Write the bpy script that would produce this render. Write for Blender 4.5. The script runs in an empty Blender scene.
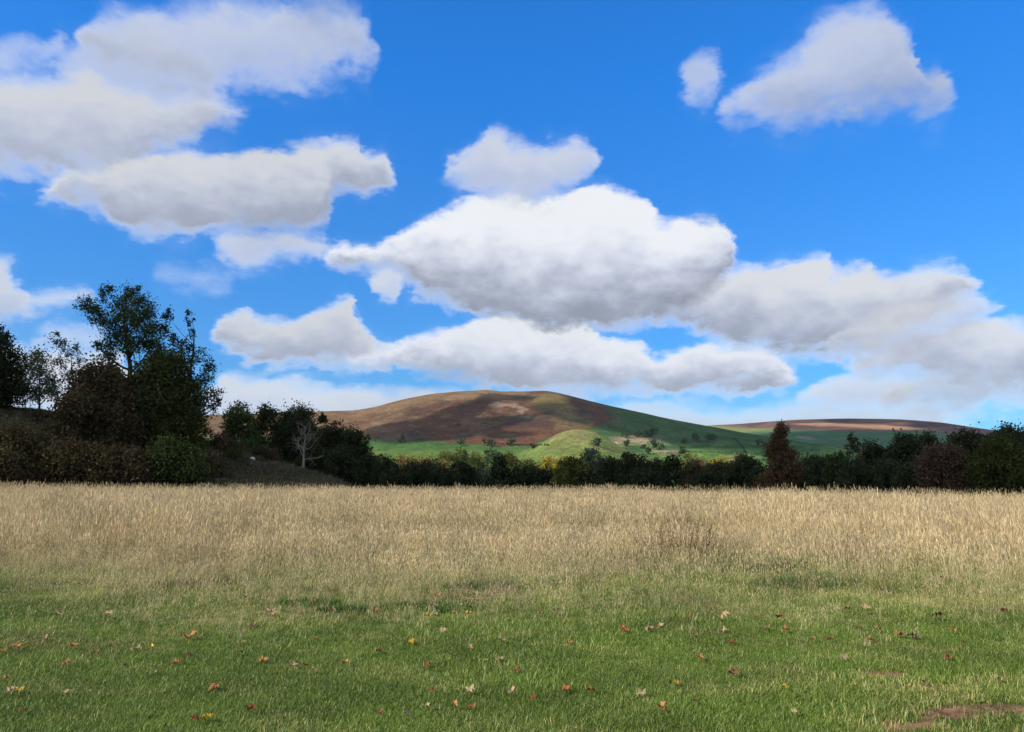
import bpy, math, random
import numpy as np
from mathutils import Vector
random.seed(7); rng = np.random.default_rng(11)
S = bpy.context.scene
COL = S.collection

# ------------------------------------------------------------------ camera model
IW, IH, F = 1024, 732, 740.0
PITCH = math.radians(9.0); EYE = 1.5
SUN_AZ, SUN_EL = math.radians(-122), math.radians(34)     # azimuth clockwise from +Y (view direction)
SUN = np.array([math.sin(SUN_AZ)*math.cos(SUN_EL), math.cos(SUN_AZ)*math.cos(SUN_EL), math.sin(SUN_EL)])

def ray(px, py):
    cx = (np.asarray(px, float)-IW/2)/F; cy = -(np.asarray(py, float)-IH/2)/F
    return cx, math.cos(PITCH)-cy*math.sin(PITCH), math.sin(PITCH)+cy*math.cos(PITCH)
def azel(px, py):
    x, y, z = ray(px, py)
    return np.degrees(np.arctan2(x, y)), np.degrees(np.arctan2(z, np.hypot(x, y)))
def pt(px, py, r):
    x, y, z = ray(px, py); h = np.hypot(x, y)
    return np.stack(np.broadcast_arrays(x/h*r, y/h*r, EYE+z/h*r), -1)
def pix(x, y, z):
    dz = z-EYE; f = y*math.cos(PITCH)+dz*math.sin(PITCH); u = dz*math.cos(PITCH)-y*math.sin(PITCH)
    f = np.maximum(f, 1e-3)
    return IW/2+F*x/f, IH/2-F*u/f
def ss(a, b, x):
    t = np.clip((np.asarray(x, float)-a)/(b-a), 0, 1); return t*t*(3-2*t)

# ------------------------------------------------------------------ noise
def vnoise(x, y, seed=0):
    x = np.asarray(x, float); y = np.asarray(y, float)
    xi = np.floor(x).astype(np.int64); yi = np.floor(y).astype(np.int64)
    fx = x-xi; fy = y-yi; fx = fx*fx*(3-2*fx); fy = fy*fy*(3-2*fy)
    def h(a, b):
        n = (a*374761393+b*668265263+seed*1442695041) & 0xffffffff
        n = ((n ^ (n >> 13))*1274126177) & 0xffffffff
        return ((n ^ (n >> 16)) & 0xffff)/65535.0
    return (h(xi, yi)*(1-fx)+h(xi+1, yi)*fx)*(1-fy)+(h(xi, yi+1)*(1-fx)+h(xi+1, yi+1)*fx)*fy
def fbm(x, y, seed=0, o=4):
    s = 0; a = .5; n = 0
    for k in range(o):
        s = s+a*vnoise(x*2**k, y*2**k, seed+k*17); n += a; a *= .5
    return s/n      # 0..1

# ------------------------------------------------------------------ mesh helpers
def mesh(name, V, Fc, mat=None, attrs=None, smooth=False, colors=None):
    """V (n,3); Fc (m,k) array or list of arrays of k-gons"""
    me = bpy.data.meshes.new(name)
    V = np.asarray(V, np.float32)
    Fs = [np.asarray(f, np.int32) for f in (Fc if isinstance(Fc, list) else [Fc]) if len(f)]
    me.vertices.add(len(V)); me.vertices.foreach_set('co', V.ravel())
    if Fs:
        loops = np.concatenate([f.ravel() for f in Fs]); cnt = np.concatenate([np.full(len(f), f.shape[1], np.int32) for f in Fs])
        me.loops.add(len(loops)); me.loops.foreach_set('vertex_index', loops)
        me.polygons.add(len(cnt)); st = np.zeros(len(cnt), np.int32); st[1:] = np.cumsum(cnt)[:-1]
        me.polygons.foreach_set('loop_start', st)
        if smooth: me.polygons.foreach_set('use_smooth', np.ones(len(cnt), bool))
    for k, a in (attrs or {}).items():
        at = me.attributes.new(k, 'FLOAT', 'POINT'); at.data.foreach_set('value', np.asarray(a, np.float32))
    for k, a in (colors or {}).items():
        at = me.attributes.new(k, 'FLOAT_COLOR', 'POINT')
        c = np.ones((len(V), 4), np.float32); c[:, :3] = a; at.data.foreach_set('color', c.ravel())
    me.update(calc_edges=True); me.validate()
    if mat: me.materials.append(mat)
    return me
def obj(name, me, parent=None, loc=None, **props):
    o = bpy.data.objects.new(name, me); COL.objects.link(o)
    if parent: o.parent = parent
    if loc is not None: o.location = loc
    for k, v in props.items():
        if v: o[k] = v
    return o
def grid_faces(nr, nc):
    i = np.arange((nr-1)*(nc-1)); r = i//(nc-1); c = i % (nc-1); a = r*nc+c
    return np.stack([a, a+1, a+nc+1, a+nc], -1)
class Tubes:
    def __init__(s): s.V = []; s.F = []; s.n = 0
    def add(s, P, R, k=6):
        P = np.asarray(P, float); R = np.asarray(R, float); m = len(P)
        T = np.gradient(P, axis=0); T /= np.linalg.norm(T, axis=1)[:, None]+1e-9
        up = np.where(np.abs(T[:, 2:3]) > .9, [[1., 0, 0]], [[0, 0, 1.]])
        A = np.cross(T, up); A /= np.linalg.norm(A, axis=1)[:, None]+1e-9; B = np.cross(T, A)
        th = np.arange(k)*2*math.pi/k
        ring = P[:, None]+R[:, None, None]*(np.cos(th)[None, :, None]*A[:, None]+np.sin(th)[None, :, None]*B[:, None])
        s.V.append(ring.reshape(-1, 3))
        i, j = np.meshgrid(np.arange(m-1), np.arange(k), indexing='ij'); jn = (j+1) % k
        s.F.append((s.n+np.stack([i*k+j, i*k+jn, (i+1)*k+jn, (i+1)*k+j], -1)).reshape(-1, 4)); s.n += m*k
    def mesh(s, name, mat): return mesh(name, np.concatenate(s.V), np.concatenate(s.F), mat, smooth=True)

# ------------------------------------------------------------------ materials
class NT:
    def __init__(s, nt): s.nt = nt; s.N = nt.nodes; s.L = nt.links
    def n(s, t, **k):
        x = s.N.new(t)
        for a, v in k.items(): setattr(x, a, v)
        return x
    def put(s, sock, v):
        if isinstance(v, bpy.types.NodeSocket): s.L.new(v, sock)
        elif v is not None: sock.default_value = v
    def m(s, op, a, b=None, c=None, clamp=False):
        x = s.n('ShaderNodeMath', operation=op, use_clamp=clamp); s.put(x.inputs[0], a); s.put(x.inputs[1], b); s.put(x.inputs[2], c); return x.outputs[0]
    def mr(s, v, a, b, c=0., d=1., smooth=True):
        x = s.n('ShaderNodeMapRange', interpolation_type='SMOOTHSTEP' if smooth else 'LINEAR'); s.put(x.inputs['Value'], v)
        for i, q in zip((1, 2, 3, 4), (a, b, c, d)): s.put(x.inputs[i], q)
        return x.outputs[0]
    def mix(s, f, a, b, blend='MIX'):
        x = s.n('ShaderNodeMix', data_type='RGBA', blend_type=blend); s.put(x.inputs['Factor'], f)
        for q, v in ((6, a), (7, b)):
            if isinstance(v, tuple) and len(v) == 3: v = (*v, 1)
            s.put(x.inputs[q], v)
        return x.outputs[2]
    def noise(s, vec, scale, detail=4, rough=.55):
        x = s.n('ShaderNodeTexNoise'); s.put(x.inputs['Vector'], vec); x.inputs['Scale'].default_value = scale
        x.inputs['Detail'].default_value = detail; x.inputs['Roughness'].default_value = rough; return x.outputs[0]
    def attr(s, name, typ='GEOMETRY'): return s.n('ShaderNodeAttribute', attribute_name=name, attribute_type=typ)
def newmat(name):
    m = bpy.data.materials.new(name); m.use_nodes = True; m.node_tree.nodes.clear(); return m, NT(m.node_tree)
def out(t, sh, bump=None):
    o = t.n('ShaderNodeOutputMaterial'); t.L.new(sh, o.inputs[0])
def diffuse(t, col, rough=1.0, normal=None):
    d = t.n('ShaderNodeBsdfDiffuse'); t.put(d.inputs[0], col if not isinstance(col, tuple) else (*col, 1)); 
    if normal: t.L.new(normal, d.inputs['Normal'])
    return d.outputs[0]
def foliage(t, col, trans=.3):
    a = diffuse(t, col); b = t.n('ShaderNodeBsdfTranslucent'); t.put(b.inputs[0], col)
    mx = t.n('ShaderNodeMixShader'); mx.inputs[0].default_value = trans
    t.L.new(a, mx.inputs[1]); t.L.new(b.outputs[0], mx.inputs[2]); return mx.outputs[0]
def bump(t, h, strength=.5, dist=.1):
    b = t.n('ShaderNodeBump'); b.inputs['Strength'].default_value = strength; b.inputs['Distance'].default_value = dist
    t.L.new(h, b.inputs['Height']); return b.outputs[0]

def leaf_mat(name, c, c2=None, trans=.25, scale=.8):
    m, t = newmat(name); c2 = c2 or tuple(v*1.9 for v in c)
    r = t.attr('rnd').outputs['Fac']; pos = t.n('ShaderNodeNewGeometry').outputs['Position']
    nz = t.mr(t.noise(pos, scale, 3), .35, .65)
    col = t.mix(nz, c, c2); col = t.mix(r, t.mix(1., col, (.55, .55, .55), 'MULTIPLY'), t.mix(1., col, (1.45, 1.4, 1.3), 'MULTIPLY'))
    out(t, foliage(t, col, trans)); return m
def bark_mat(name, c):
    m, t = newmat(name); pos = t.n('ShaderNodeNewGeometry').outputs['Position']
    nz = t.noise(pos, 5, 5, .65); col = t.mix(nz, tuple(v*.5 for v in c), tuple(v*1.5 for v in c))
    out(t, diffuse(t, col, normal=bump(t, nz, .6, .05))); return m

GCOL = {}
def vc_mat(name, nscale, namp, bstr, bdist):
    """terrain: base colour from the vertex land-cover zones broken up with noise"""
    m, t = newmat(name); pos = t.n('ShaderNodeNewGeometry').outputs['Position']
    c = t.attr('cover').outputs['Color']
    n1 = t.noise(pos, nscale, 6, .65); n2 = t.noise(pos, nscale*.18, 4, .6)
    k = t.m('MULTIPLY', t.mr(n1, .25, .75, 1-namp, 1+namp, False), t.mr(n2, .3, .7, 1-namp*.6, 1+namp*.6, False))
    v = t.n('ShaderNodeVectorMath', operation='SCALE'); t.L.new(c, v.inputs[0]); t.L.new(k, v.inputs['Scale'])
    out(t, diffuse(t, v.outputs[0], normal=bump(t, n1, bstr, bdist))); return m

# ------------------------------------------------------------------ ground
BR = [(-500, 395), (-120, 397), (0, 403), (40, 409), (60, 413), (100, 419), (130, 425), (190, 437), (240, 452), (290, 467), (335, 481), (360, 492)]
_baz = np.array([float(azel(p, q)[0]) for p, q in BR]); _bel = np.array([float(azel(p, q)[1]) for p, q in BR])
def base_z(x, y):
    r = np.hypot(x, y)
    z = 0.0075*np.clip(r-8, 0, 60)-0.0060*np.clip(x, -60, 60)*ss(5, 40, r)+.10*(fbm(x*.16, y*.16, 5, 3)-.5)*ss(3, 12, r)+.03*(fbm(x*1.1, y*1.1, 9, 2)-.5)
    z = z*(1-ss(75, 200, r))-5.0*ss(68, 190, r)
    return z
def bank_h(x, y):
    az = np.degrees(np.arctan2(x, y)); r = np.hypot(x, y)
    el = np.interp(az, _baz, _bel); el = np.where(az > _baz[-1], -3, el)
    hr = np.maximum(0, 88*np.tan(np.radians(el))+EYE-.35)
    rim = ss(67, 90, r)*(1-ss(105, 150, r))
    n = .8*(fbm(x*.12, y*.12, 31, 4)-.5)*ss(.5, 3, hr)
    return (hr+n)*rim*ss(-82, -60, az)
def gz(x, y): return base_z(x, y)+bank_h(x, y)
def ground_hit(px, py):
    x, y, z = [float(v) for v in ray(px, py)]; h = math.hypot(x, y); r = 3.0
    while r < 300:
        if EYE+z/h*r < float(gz(x/h*r, y/h*r)): break
        r += .02 if r < 20 else .2
    return x/h*r, y/h*r

def build_ground():
    rr = np.concatenate([[0.01], np.linspace(1, 70, 150), np.geomspace(71, 9000, 90)])
    th = np.radians(np.concatenate([np.linspace(-50, 50, 200), np.linspace(53, 307, 84), [310]]))
    R, T = np.meshgrid(rr, th, indexing='ij'); X = R*np.sin(T); Y = R*np.cos(T); Z = base_z(X, Y)
    V = np.stack([X, Y, Z], -1).reshape(-1, 3)
    g = np.array([.055, .085, .025]); dry = np.array([.17, .14, .07]); soil = np.array([.16, .085, .055])
    x = X.ravel(); y = Y.ravel(); r = R.ravel()
    k = ss(9, 20, r+3*(fbm(x*.4, y*.4, 3)-.5))*(1-ss(90, 160, r))
    c = g+(dry-g)*k[:, None]
    m, t = newmat('ground_soil_and_turf'); pos = t.n('ShaderNodeNewGeometry').outputs['Position']
    cov = t.attr('cover').outputs['Color']; n1 = t.noise(pos, 9, 6, .7); n2 = t.noise(pos, .9, 4, .6)
    # bare reddish soil patches
    sx = t.n('ShaderNodeSeparateXYZ'); t.L.new(pos, sx.inputs[0]); masks = None
    for (px, py, wx, wy) in SOIL:
        gx, gy = ground_hit(px, py)
        a = t.m('MULTIPLY', t.m('SUBTRACT', sx.outputs[0], gx), 1/wx); b = t.m('MULTIPLY', t.m('SUBTRACT', sx.outputs[1], gy), 1/wy)
        d = t.m('ADD', t.m('MULTIPLY', a, a), t.m('MULTIPLY', b, b)); d = t.m('ADD', d, t.mr(n2, .3, .7, -.5, .5, False))
        q = t.mr(d, .3, 1.3, 1., 0.); masks = q if masks is None else t.m('MAXIMUM', masks, q)
    sc = t.mix(t.mr(n1, .3, .7), (.07, .038, .024), (.33, .175, .11))
    v = t.mix(n1, t.mix(1., cov, (.6, .6, .6), 'MULTIPLY'), t.mix(1., cov, (1.5, 1.4, 1.3), 'MULTIPLY'))
    col = t.mix(masks, v, sc); out(t, diffuse(t, col, normal=bump(t, n1, .6, .03)))
    obj('ground', mesh('ground', V, grid_faces(len(rr), len(th)), m, smooth=True, colors={'cover': c}), kind='structure')
SOIL = [(995, 711, .55, .20), (945, 714, .35, .14), (915, 727, .3, .15), (1040, 715, .6, .16), (925, 690, .35, .14), (1010, 731, .25, .07), (880, 674, .25, .14)]
build_ground()

def build_bank():
    th = np.radians(np.linspace(-80, float(_baz[-1]), 190)); rr = np.linspace(62, 152, 60)
    R, T = np.meshgrid(rr, th, indexing='ij'); X = R*np.sin(T); Y = R*np.cos(T); b = bank_h(X, Y)
    Z = base_z(X, Y)+b+np.where(b < .05, -.06, .02)
    x = X.ravel(); y = Y.ravel(); n = fbm(x*.2, y*.2, 77); n2 = fbm(x*.05, y*.1, 41)
    br = np.array([.095, .075, .045]); gn = np.array([.075, .085, .035]); ta = np.array([.19, .15, .09])
    c = br+(gn-br)*ss(.45, .6, n)[:, None]; c = c+(ta-c)*(ss(.52, .66, n2)*.7)[:, None]
    obj('bank', mesh('bank', np.stack([X, Y, Z], -1).reshape(-1, 3), grid_faces(len(rr), len(th)), vc_mat('bank_rough_turf', 2.5, .4, .7, .2), smooth=True, colors={'cover': c}), kind='structure')
build_bank()

# ------------------------------------------------------------------ hills
def cI(P): P = np.array(P, float); return lambda x: np.interp(x, P[:, 0], P[:, 1])
def smooth_interp(P):
    f = cI(P)
    def g(x):
        x = np.asarray(x, float); return sum(w*f(x+d) for d, w in ((-8, .1), (-4, .2), (0, .4), (4, .2), (8, .1)))
    return g
RIDGE1 = smooth_interp([(-500, 430), (-200, 424), (0, 418), (250, 414), (300, 412), (325, 411.5), (358, 410), (375, 407), (400, 400), (430, 394), (460, 391), (478, 390.3), (486, 389), (500, 391.5), (520, 391.5), (545, 390.5), (560, 393), (600, 403), (640, 412), (680, 421), (720, 428.5), (760, 435.5), (800, 441.5), (840, 448), (900, 458), (1000, 470), (1500, 484)])
GR = cI([(380, 0), (700, .05), (1100, .14), (1500, .30), (1750, .44), (2000, .66), (2300, .93), (2500, 1.0)])
KN = smooth_interp([(480, 482), (508, 468), (524, 456), (540, 445), (557, 433.5), (574, 428), (588, 430), (601, 436), (616, 446), (632, 458), (650, 470), (700, 484)])

def ell(px, py, E):
    s = np.zeros_like(px)
    for (cx, cy, rx, ry, ang) in E:
        a = math.radians(ang); dx = px-cx; dy = py-cy
        u = (dx*math.cos(a)+dy*math.sin(a))/rx; v = (-dx*math.sin(a)+dy*math.cos(a))/ry
        s = np.maximum(s, 1-ss(.5, 1.35, np.hypot(u, v)))
    return s

def shadow_cloud(P, Sm, zc, thk, seed):
    """an unseen vapour slab added to cast the shade in Sm: its outline is carried up along the sun's rays to height zc"""
    nr, nc = Sm.shape; Q = P+SUN*((zc-P[..., 2])/SUN[2])[..., None]
    Sm = Sm.copy(); Sm[Sm < .03] = 0; Sm[0] = 0; Sm[-1] = 0; Sm[:, 0] = 0; Sm[:, -1] = 0
    bil = .7+.6*fbm(Q[..., 0]*.006, Q[..., 1]*.006, seed, 4)
    top = Q+SUN*(thk*Sm*bil/SUN[2])[..., None]; bot = Q.copy(); bot[..., 2] = zc-thk*.12*Sm
    idx = np.arange(nr*nc).reshape(nr, nc); ti = np.where(Sm > 0, idx+nr*nc, idx)
    f = grid_faces(nr, nc); keep = (Sm.ravel()[f] > 0).any(1); f = f[keep]
    fb = f[:, ::-1]; ft = ti.ravel()[f]
    V = np.concatenate([bot.reshape(-1, 3), top.reshape(-1, 3)])
    Fa = np.concatenate([fb, ft]); used, inv = np.unique(Fa, return_inverse=True)
    return V[used], inv.reshape(Fa.shape)

cm2 = None
cm, t = newmat('shade_cloud_vapour'); pv = t.n('ShaderNodeVolumePrincipled'); pv.inputs['Color'].default_value = (1, 1, 1, 1); pv.inputs['Density'].default_value = .0066
pv.inputs['Anisotropy'].default_value = .3
o_ = t.n('ShaderNodeOutputMaterial'); t.L.new(pv.outputs[0], o_.inputs['Volume'])

cm2 = cm.copy(); cm2.name = 'thick_shade_cloud_vapour'; [setattr(n.inputs['Density'], 'default_value', .065) for n in cm2.node_tree.nodes if n.type == 'PRINCIPLED_VOLUME']
def build_hill():
    px = np.linspace(-500, 1420, 700); rr = np.concatenate([np.linspace(380, 2500, 170), np.linspace(2540, 3400, 14)])
    PX, R = np.meshgrid(px, rr)
    yr = RIDGE1(PX); PY = 487+(yr-487)*GR(np.minimum(R, 2500))
    P = pt(PX, PY, R); zr = pt(PX, yr, 2500.)[..., 2]
    P[..., 2] = np.where(R > 2500, zr*(1-.5*((R-2500)/900)**1.3), P[..., 2])
    kz = pt(PX, KN(PX), 1620.)[..., 2]*np.exp(-((R-1620)/330)**2)-40*(1-np.exp(-((R-1620)/330)**2))
    z = P[..., 2]; kk = 14.0; d = (kz-z)/kk
    isk = ss(-2.2, 2.2, d); z = np.where(d > 20, kz, z+kk*np.log1p(np.exp(np.clip(d, -30, 20))))
    X, Y = P[..., 0], P[..., 1]
    amp = ss(800, 1500, R)
    z = z+amp*(16*(fbm(X*.004, Y*.004, 3, 3)-.5)+7*(fbm(X*.015, Y*.012, 8, 3)-.5)+2.5*(fbm(X*.05, Y*.05, 12, 2)-.5))*(.25+.75*ss(0, 130, 2500-R))
    P[..., 2] = z
    qx, qy = pix(X, Y, z); global HILL; HILL = (P[R < 2480].copy(), qx[R < 2480], qy[R < 2480])
    wx = qx+7*(fbm(qx*.06, qy*.15, 21)-.5)*2; wy = qy+2.2*(fbm(qx*.07, qy*.2, 22)-.5)*2
    brown = np.array([.125, .060, .034]); heath = np.array([.075, .042, .031]); ochre = np.array([.23, .15, .075]); pale = np.array([.33, .27, .19])
    c = np.broadcast_to(brown, (*qx.shape, 3)).copy()
    def lay(col, m): nonlocal c; c = c+(np.array(col)-c)*np.clip(m, 0, 1)[..., None]
    lay(heath, ss(.45, .62, fbm(X*.006, Y*.006, 60)))
    top = wy-RIDGE1(wx)
    lay(ochre, (1-ss(3, 13, top))*(1-ss(500, 540, wx))*.9)
    lay((.15, .085, .05), (1-ss(3, 22, top))*ss(.4, .6, fbm(X*.01, Y*.01, 61))*.6)
    lay((.17, .10, .055), (1-ss(395, 412, wx))*.6)
    lay((.135, .064, .036), ell(wx, wy, [(560, 434, 40, 10, -8)])*.7)
    lay((.17, .135, .07), ss(.55, .7, fbm(qx*.09, qy*.35, 163))*.5*(1-ss(436, 440, wy)))
    lay((.16, .115, .048), ell(wx, wy, [(562, 410, 14, 20, -20), (548, 402, 18, 9, 0), (582, 424, 12, 5, 0)]))
    lay(pale, .55*ell(wx, wy, [(505, 406, 17, 3, 8), (521, 410, 12, 4.5, 30), (487, 391, 6, 2.5, 0), (448, 400, 3, 1.5, 0)])*ss(.35, .55, fbm(qx*.2, qy*.6, 62)))
    lay((.10, .05, .035), ell(wx, wy, [(600, 412, 12, 11, 20), (580, 404, 14, 7, 25)])*.8)  # shade on the upper right slope put into the colour
    # pastures
    gl = ss(-1, 1, wy-np.interp(wx, [330, 370, 430, 470, 500, 540], [437, 440, 441, 443.5, 446, 447]))*(1-ss(530, 560, wx))
    lay((.058, .12, .032), gl)
    lay((.10, .15, .035), gl*ss(448, 453, wy))
    gr = ss(-2, 2, wx-np.interp(wy, [395, 405, 412, 420, 427, 433, 440], [600, 604, 607, 612, 598, 575, 540]))
    lay((.052, .105, .036), gr)
    lay((.09, .10, .05), gr*ell(wx, wy, [(613, 419, 10, 7, 30)])*.8)
    lay((.27, .21, .12), gr*ell(wx, wy, [(640, 441, 28, 5, 4), (618, 444, 20, 3, 0), (735, 459, 20, 3, 0), (668, 452, 14, 3, 0)]))
    lay((.12, .20, .045), gr*ss(441, 446, wy)*.8*ss(.35, .6, fbm(qx*.07, qy*.3, 64)))
    lay((.15, .19, .05), isk*(1-ss(660, 690, wx)))
    lay((.25, .21, .09), isk*ss(.42, .6, fbm(qx*.09+qy*.2, qy*.25, 65))*.6)
    m = vc_mat('moor_and_pasture', .09, .5, 1., 5.0)
    obj('hill', mesh('hill', P.reshape(-1, 3), grid_faces(len(rr), len(px)), m, smooth=True, colors={'cover': c.reshape(-1, 3)}), kind='structure')
    Sh = ell(qx, qy, [(432, 430, 58, 9, -4), (450, 418, 30, 8, -22), (478, 405, 20, 5, -25), (510, 397.5, 20, 2, 3), (505, 421, 22, 3.5, -6), (594, 410, 22, 8, 24),
                      (700, 433, 135, 11, 9), (650, 424, 60, 11, 17), (850, 450, 80, 9, 5), (505, 434, 22, 2.5, 0)])
    Sh = Sh*(.5+1.0*fbm(qx*.045, qy*.12, 91, 4))*(1-ss(2420, 2490, R)*.0)
    Sh = np.clip(Sh*1.9, 0, 1)
    Sh[R > 2560] = 0
    V, Fa = shadow_cloud(P[::2, ::3], Sh[::2, ::3], 1700, 125, 5)
    obj('unseen_shade_cloud', mesh('unseen_shade_cloud', V, Fa, cm2, smooth=True), kind='structure')  # out of view, shaped to throw the shaded patches on the hill
build_hill()

def build_moor():
    rid = smooth_interp([(-500, 470), (300, 462), (600, 440), (660, 430), (700, 426), (740, 424), (770, 421.5), (800, 419.5), (850, 418.3), (900, 419), (940, 422), (975, 427.5), (1000, 431), (1024, 434), (1100, 439), (1300, 430), (1500, 428)])
    px = np.linspace(-500, 1500, 560); rr = np.concatenate([np.linspace(2700, 5200, 110), np.linspace(5300, 7000, 10)])
    PX, R = np.meshgrid(px, rr); yr = rid(PX); g = cI([(2700, 0), (3300, .35), (3900, .62), (4500, .85), (5200, 1)])
    PY = 478+(yr-478)*g(np.minimum(R, 5200)); P = pt(PX, PY, R); zr = pt(PX, yr, 5200.)[..., 2]
    z = np.where(R > 5200, zr*(1-.4*(R-5200)/1800), P[..., 2]); X, Y = P[..., 0], P[..., 1]
    z = z+(20*(fbm(X*.002, Y*.002, 3, 3)-.5)+8*(fbm(X*.01, Y*.008, 8, 3)-.5))*(.2+.8*ss(0, 250, 5200-R)); P[..., 2] = z
    qx, qy = pix(X, Y, z); wx = qx+10*(fbm(qx*.05, qy*.3, 21)-.5)*2; wy = qy+1.2*(fbm(qx*.05, qy*.4, 22)-.5)*2
    c = np.broadcast_to(np.array([.15, .085, .06]), (*qx.shape, 3)).copy()
    def lay(col, m): nonlocal c; c = c+(np.array(col)-c)*np.clip(m, 0, 1)[..., None]
    lay((.09, .05, .045), ss(.45, .6, fbm(qx*.04, qy*.5, 3)))
    lay((.34, .19, .10), ell(wx, wy, [(880, 427, 55, 2.2, 3), (815, 424, 25, 1.5, 0)]))  # sunlit strips painted as lighter tan
    lay((.055, .12, .05), ss(-.8, .8, wy-np.interp(wx, [600, 700, 770, 850, 925, 960, 1100], [425, 427, 429, 431, 431, 436, 445])))
    lay((.19, .20, .07), ell(wx, wy, [(730, 430, 45, 3, 0), (700, 426.5, 30, 1.5, 0)]))  # sunlit green strip painted in as paler pasture
    lay((.2, .17, .1), ell(wx, wy, [(807, 438, 8, 1.5, 10)]))
    obj('moorland_hill', mesh('moorland_hill', P.reshape(-1, 3), grid_faces(len(rr), len(px)), vc_mat('moorland', .03, .3, .8, 6.0), smooth=True, colors={'cover': c.reshape(-1, 3)}), kind='structure')
    Sh = ell(qx, qy, [(875, 443, 120, 11, 0), (862, 420.5, 34, 2.4, 0), (985, 434, 62, 7, 8), (930, 423, 30, 1.5, 5)])
    Sh = np.clip(Sh*1.2*(.6+.8*fbm(qx*.05, qy*.2, 91, 3)), 0, 1); Sh[R > 5150] = 0
    V, Fa = shadow_cloud(P[::2, ::3], Sh[::2, ::3], 3600, 150, 9)
    obj('unseen_shade_cloud', mesh('unseen_shade_cloud', V, Fa, cm2, smooth=True), kind='structure')  # out of view, added to shade parts of the moor
build_moor()

def tree_shadow_cloud():
    th = np.radians(np.linspace(-75, 62, 110)); rr = np.concatenate([np.linspace(66, 100, 14), np.linspace(106, 1300, 70)])
    R, T = np.meshgrid(rr, th, indexing='ij'); P = np.stack([R*np.sin(T), R*np.cos(T), np.zeros_like(R)], -1)
    q = IW/2+F*np.tan(T)
    far = np.interp(q, [-500, 330, 400, 540, 560, 590, 620, 700, 745, 790, 1500], [700, 600, 330, 300, 200, 240, 330, 320, 330, 1200, 1250])
    w = 6*(fbm(P[..., 0]*.05, P[..., 1]*.05, 4)-.5)
    Sm = ss(69, 79, R+w)*(1-ss(-40, 10, R-far+5*w))*ss(-74, -60, np.degrees(T))*(1-ss(52, 61, np.degrees(T)))
    V, Fa = shadow_cloud(P, Sm, 560, 130, 3); obj('unseen_shade_cloud', mesh('unseen_shade_cloud', V, Fa, cm, smooth=True), kind='structure')  # out of view, added to shade the bank and tree line
tree_shadow_cloud()

# ------------------------------------------------------------------ trees
def leaves(C, size, rg, flat=.0, stretch=1.5):
    n = len(C); a = rg.normal(size=(n, 3)); a /= np.linalg.norm(a, axis=1)[:, None]
    b = rg.normal(size=(n, 3)); b -= (a*b).sum(1)[:, None]*a; b /= np.linalg.norm(b, axis=1)[:, None]
    s = size*rg.uniform(.6, 1.4, n)[:, None]
    V = np.stack([C-a*s*stretch*.5, C+b*s*.5, C+a*s*stretch*.5, C-b*s*.5], 1).reshape(-1, 3)
    Fc = np.arange(4*n).reshape(n, 4); return V, Fc, np.repeat(rg.uniform(0, 1, n), 4)
def lobe_points(c, r, n, rg, hollow=.5):
    """sprays of leaves: sub-clumps spread over the lobe, leaves round each"""
    k = max(4, int(n/22)); d = rg.normal(size=(k, 3)); d /= np.linalg.norm(d, axis=1)[:, None]
    rad = rg.uniform(hollow, 1.0, k)[:, None]; cc = c+d*rad*r
    which = rg.integers(0, k, n); cr = .34*np.mean(r)*rg.uniform(.5, 1.4, k)
    return cc[which]+rg.normal(size=(n, 3))*cr[which][:, None]*.75
MATS = {}; CD = 2.3
def LM(key):
    if key not in MATS: MATS[key] = leaf_mat('foliage_'+key, *PAL[key])
    return MATS[key]
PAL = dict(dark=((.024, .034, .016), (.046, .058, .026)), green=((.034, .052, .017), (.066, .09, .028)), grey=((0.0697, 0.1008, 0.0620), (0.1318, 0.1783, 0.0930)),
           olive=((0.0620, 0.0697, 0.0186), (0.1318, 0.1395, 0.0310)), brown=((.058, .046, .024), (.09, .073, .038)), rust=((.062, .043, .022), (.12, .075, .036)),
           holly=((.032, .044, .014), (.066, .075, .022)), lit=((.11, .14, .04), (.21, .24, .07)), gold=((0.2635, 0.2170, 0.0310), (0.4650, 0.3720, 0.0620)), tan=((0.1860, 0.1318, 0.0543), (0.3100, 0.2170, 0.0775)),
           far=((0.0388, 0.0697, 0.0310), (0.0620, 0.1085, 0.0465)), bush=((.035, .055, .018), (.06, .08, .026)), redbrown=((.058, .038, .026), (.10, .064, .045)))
BARK = bark_mat('bark', (.06, .05, .04)); PALEBARK = bark_mat('pale_bark', (.19, .165, .135))
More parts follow.
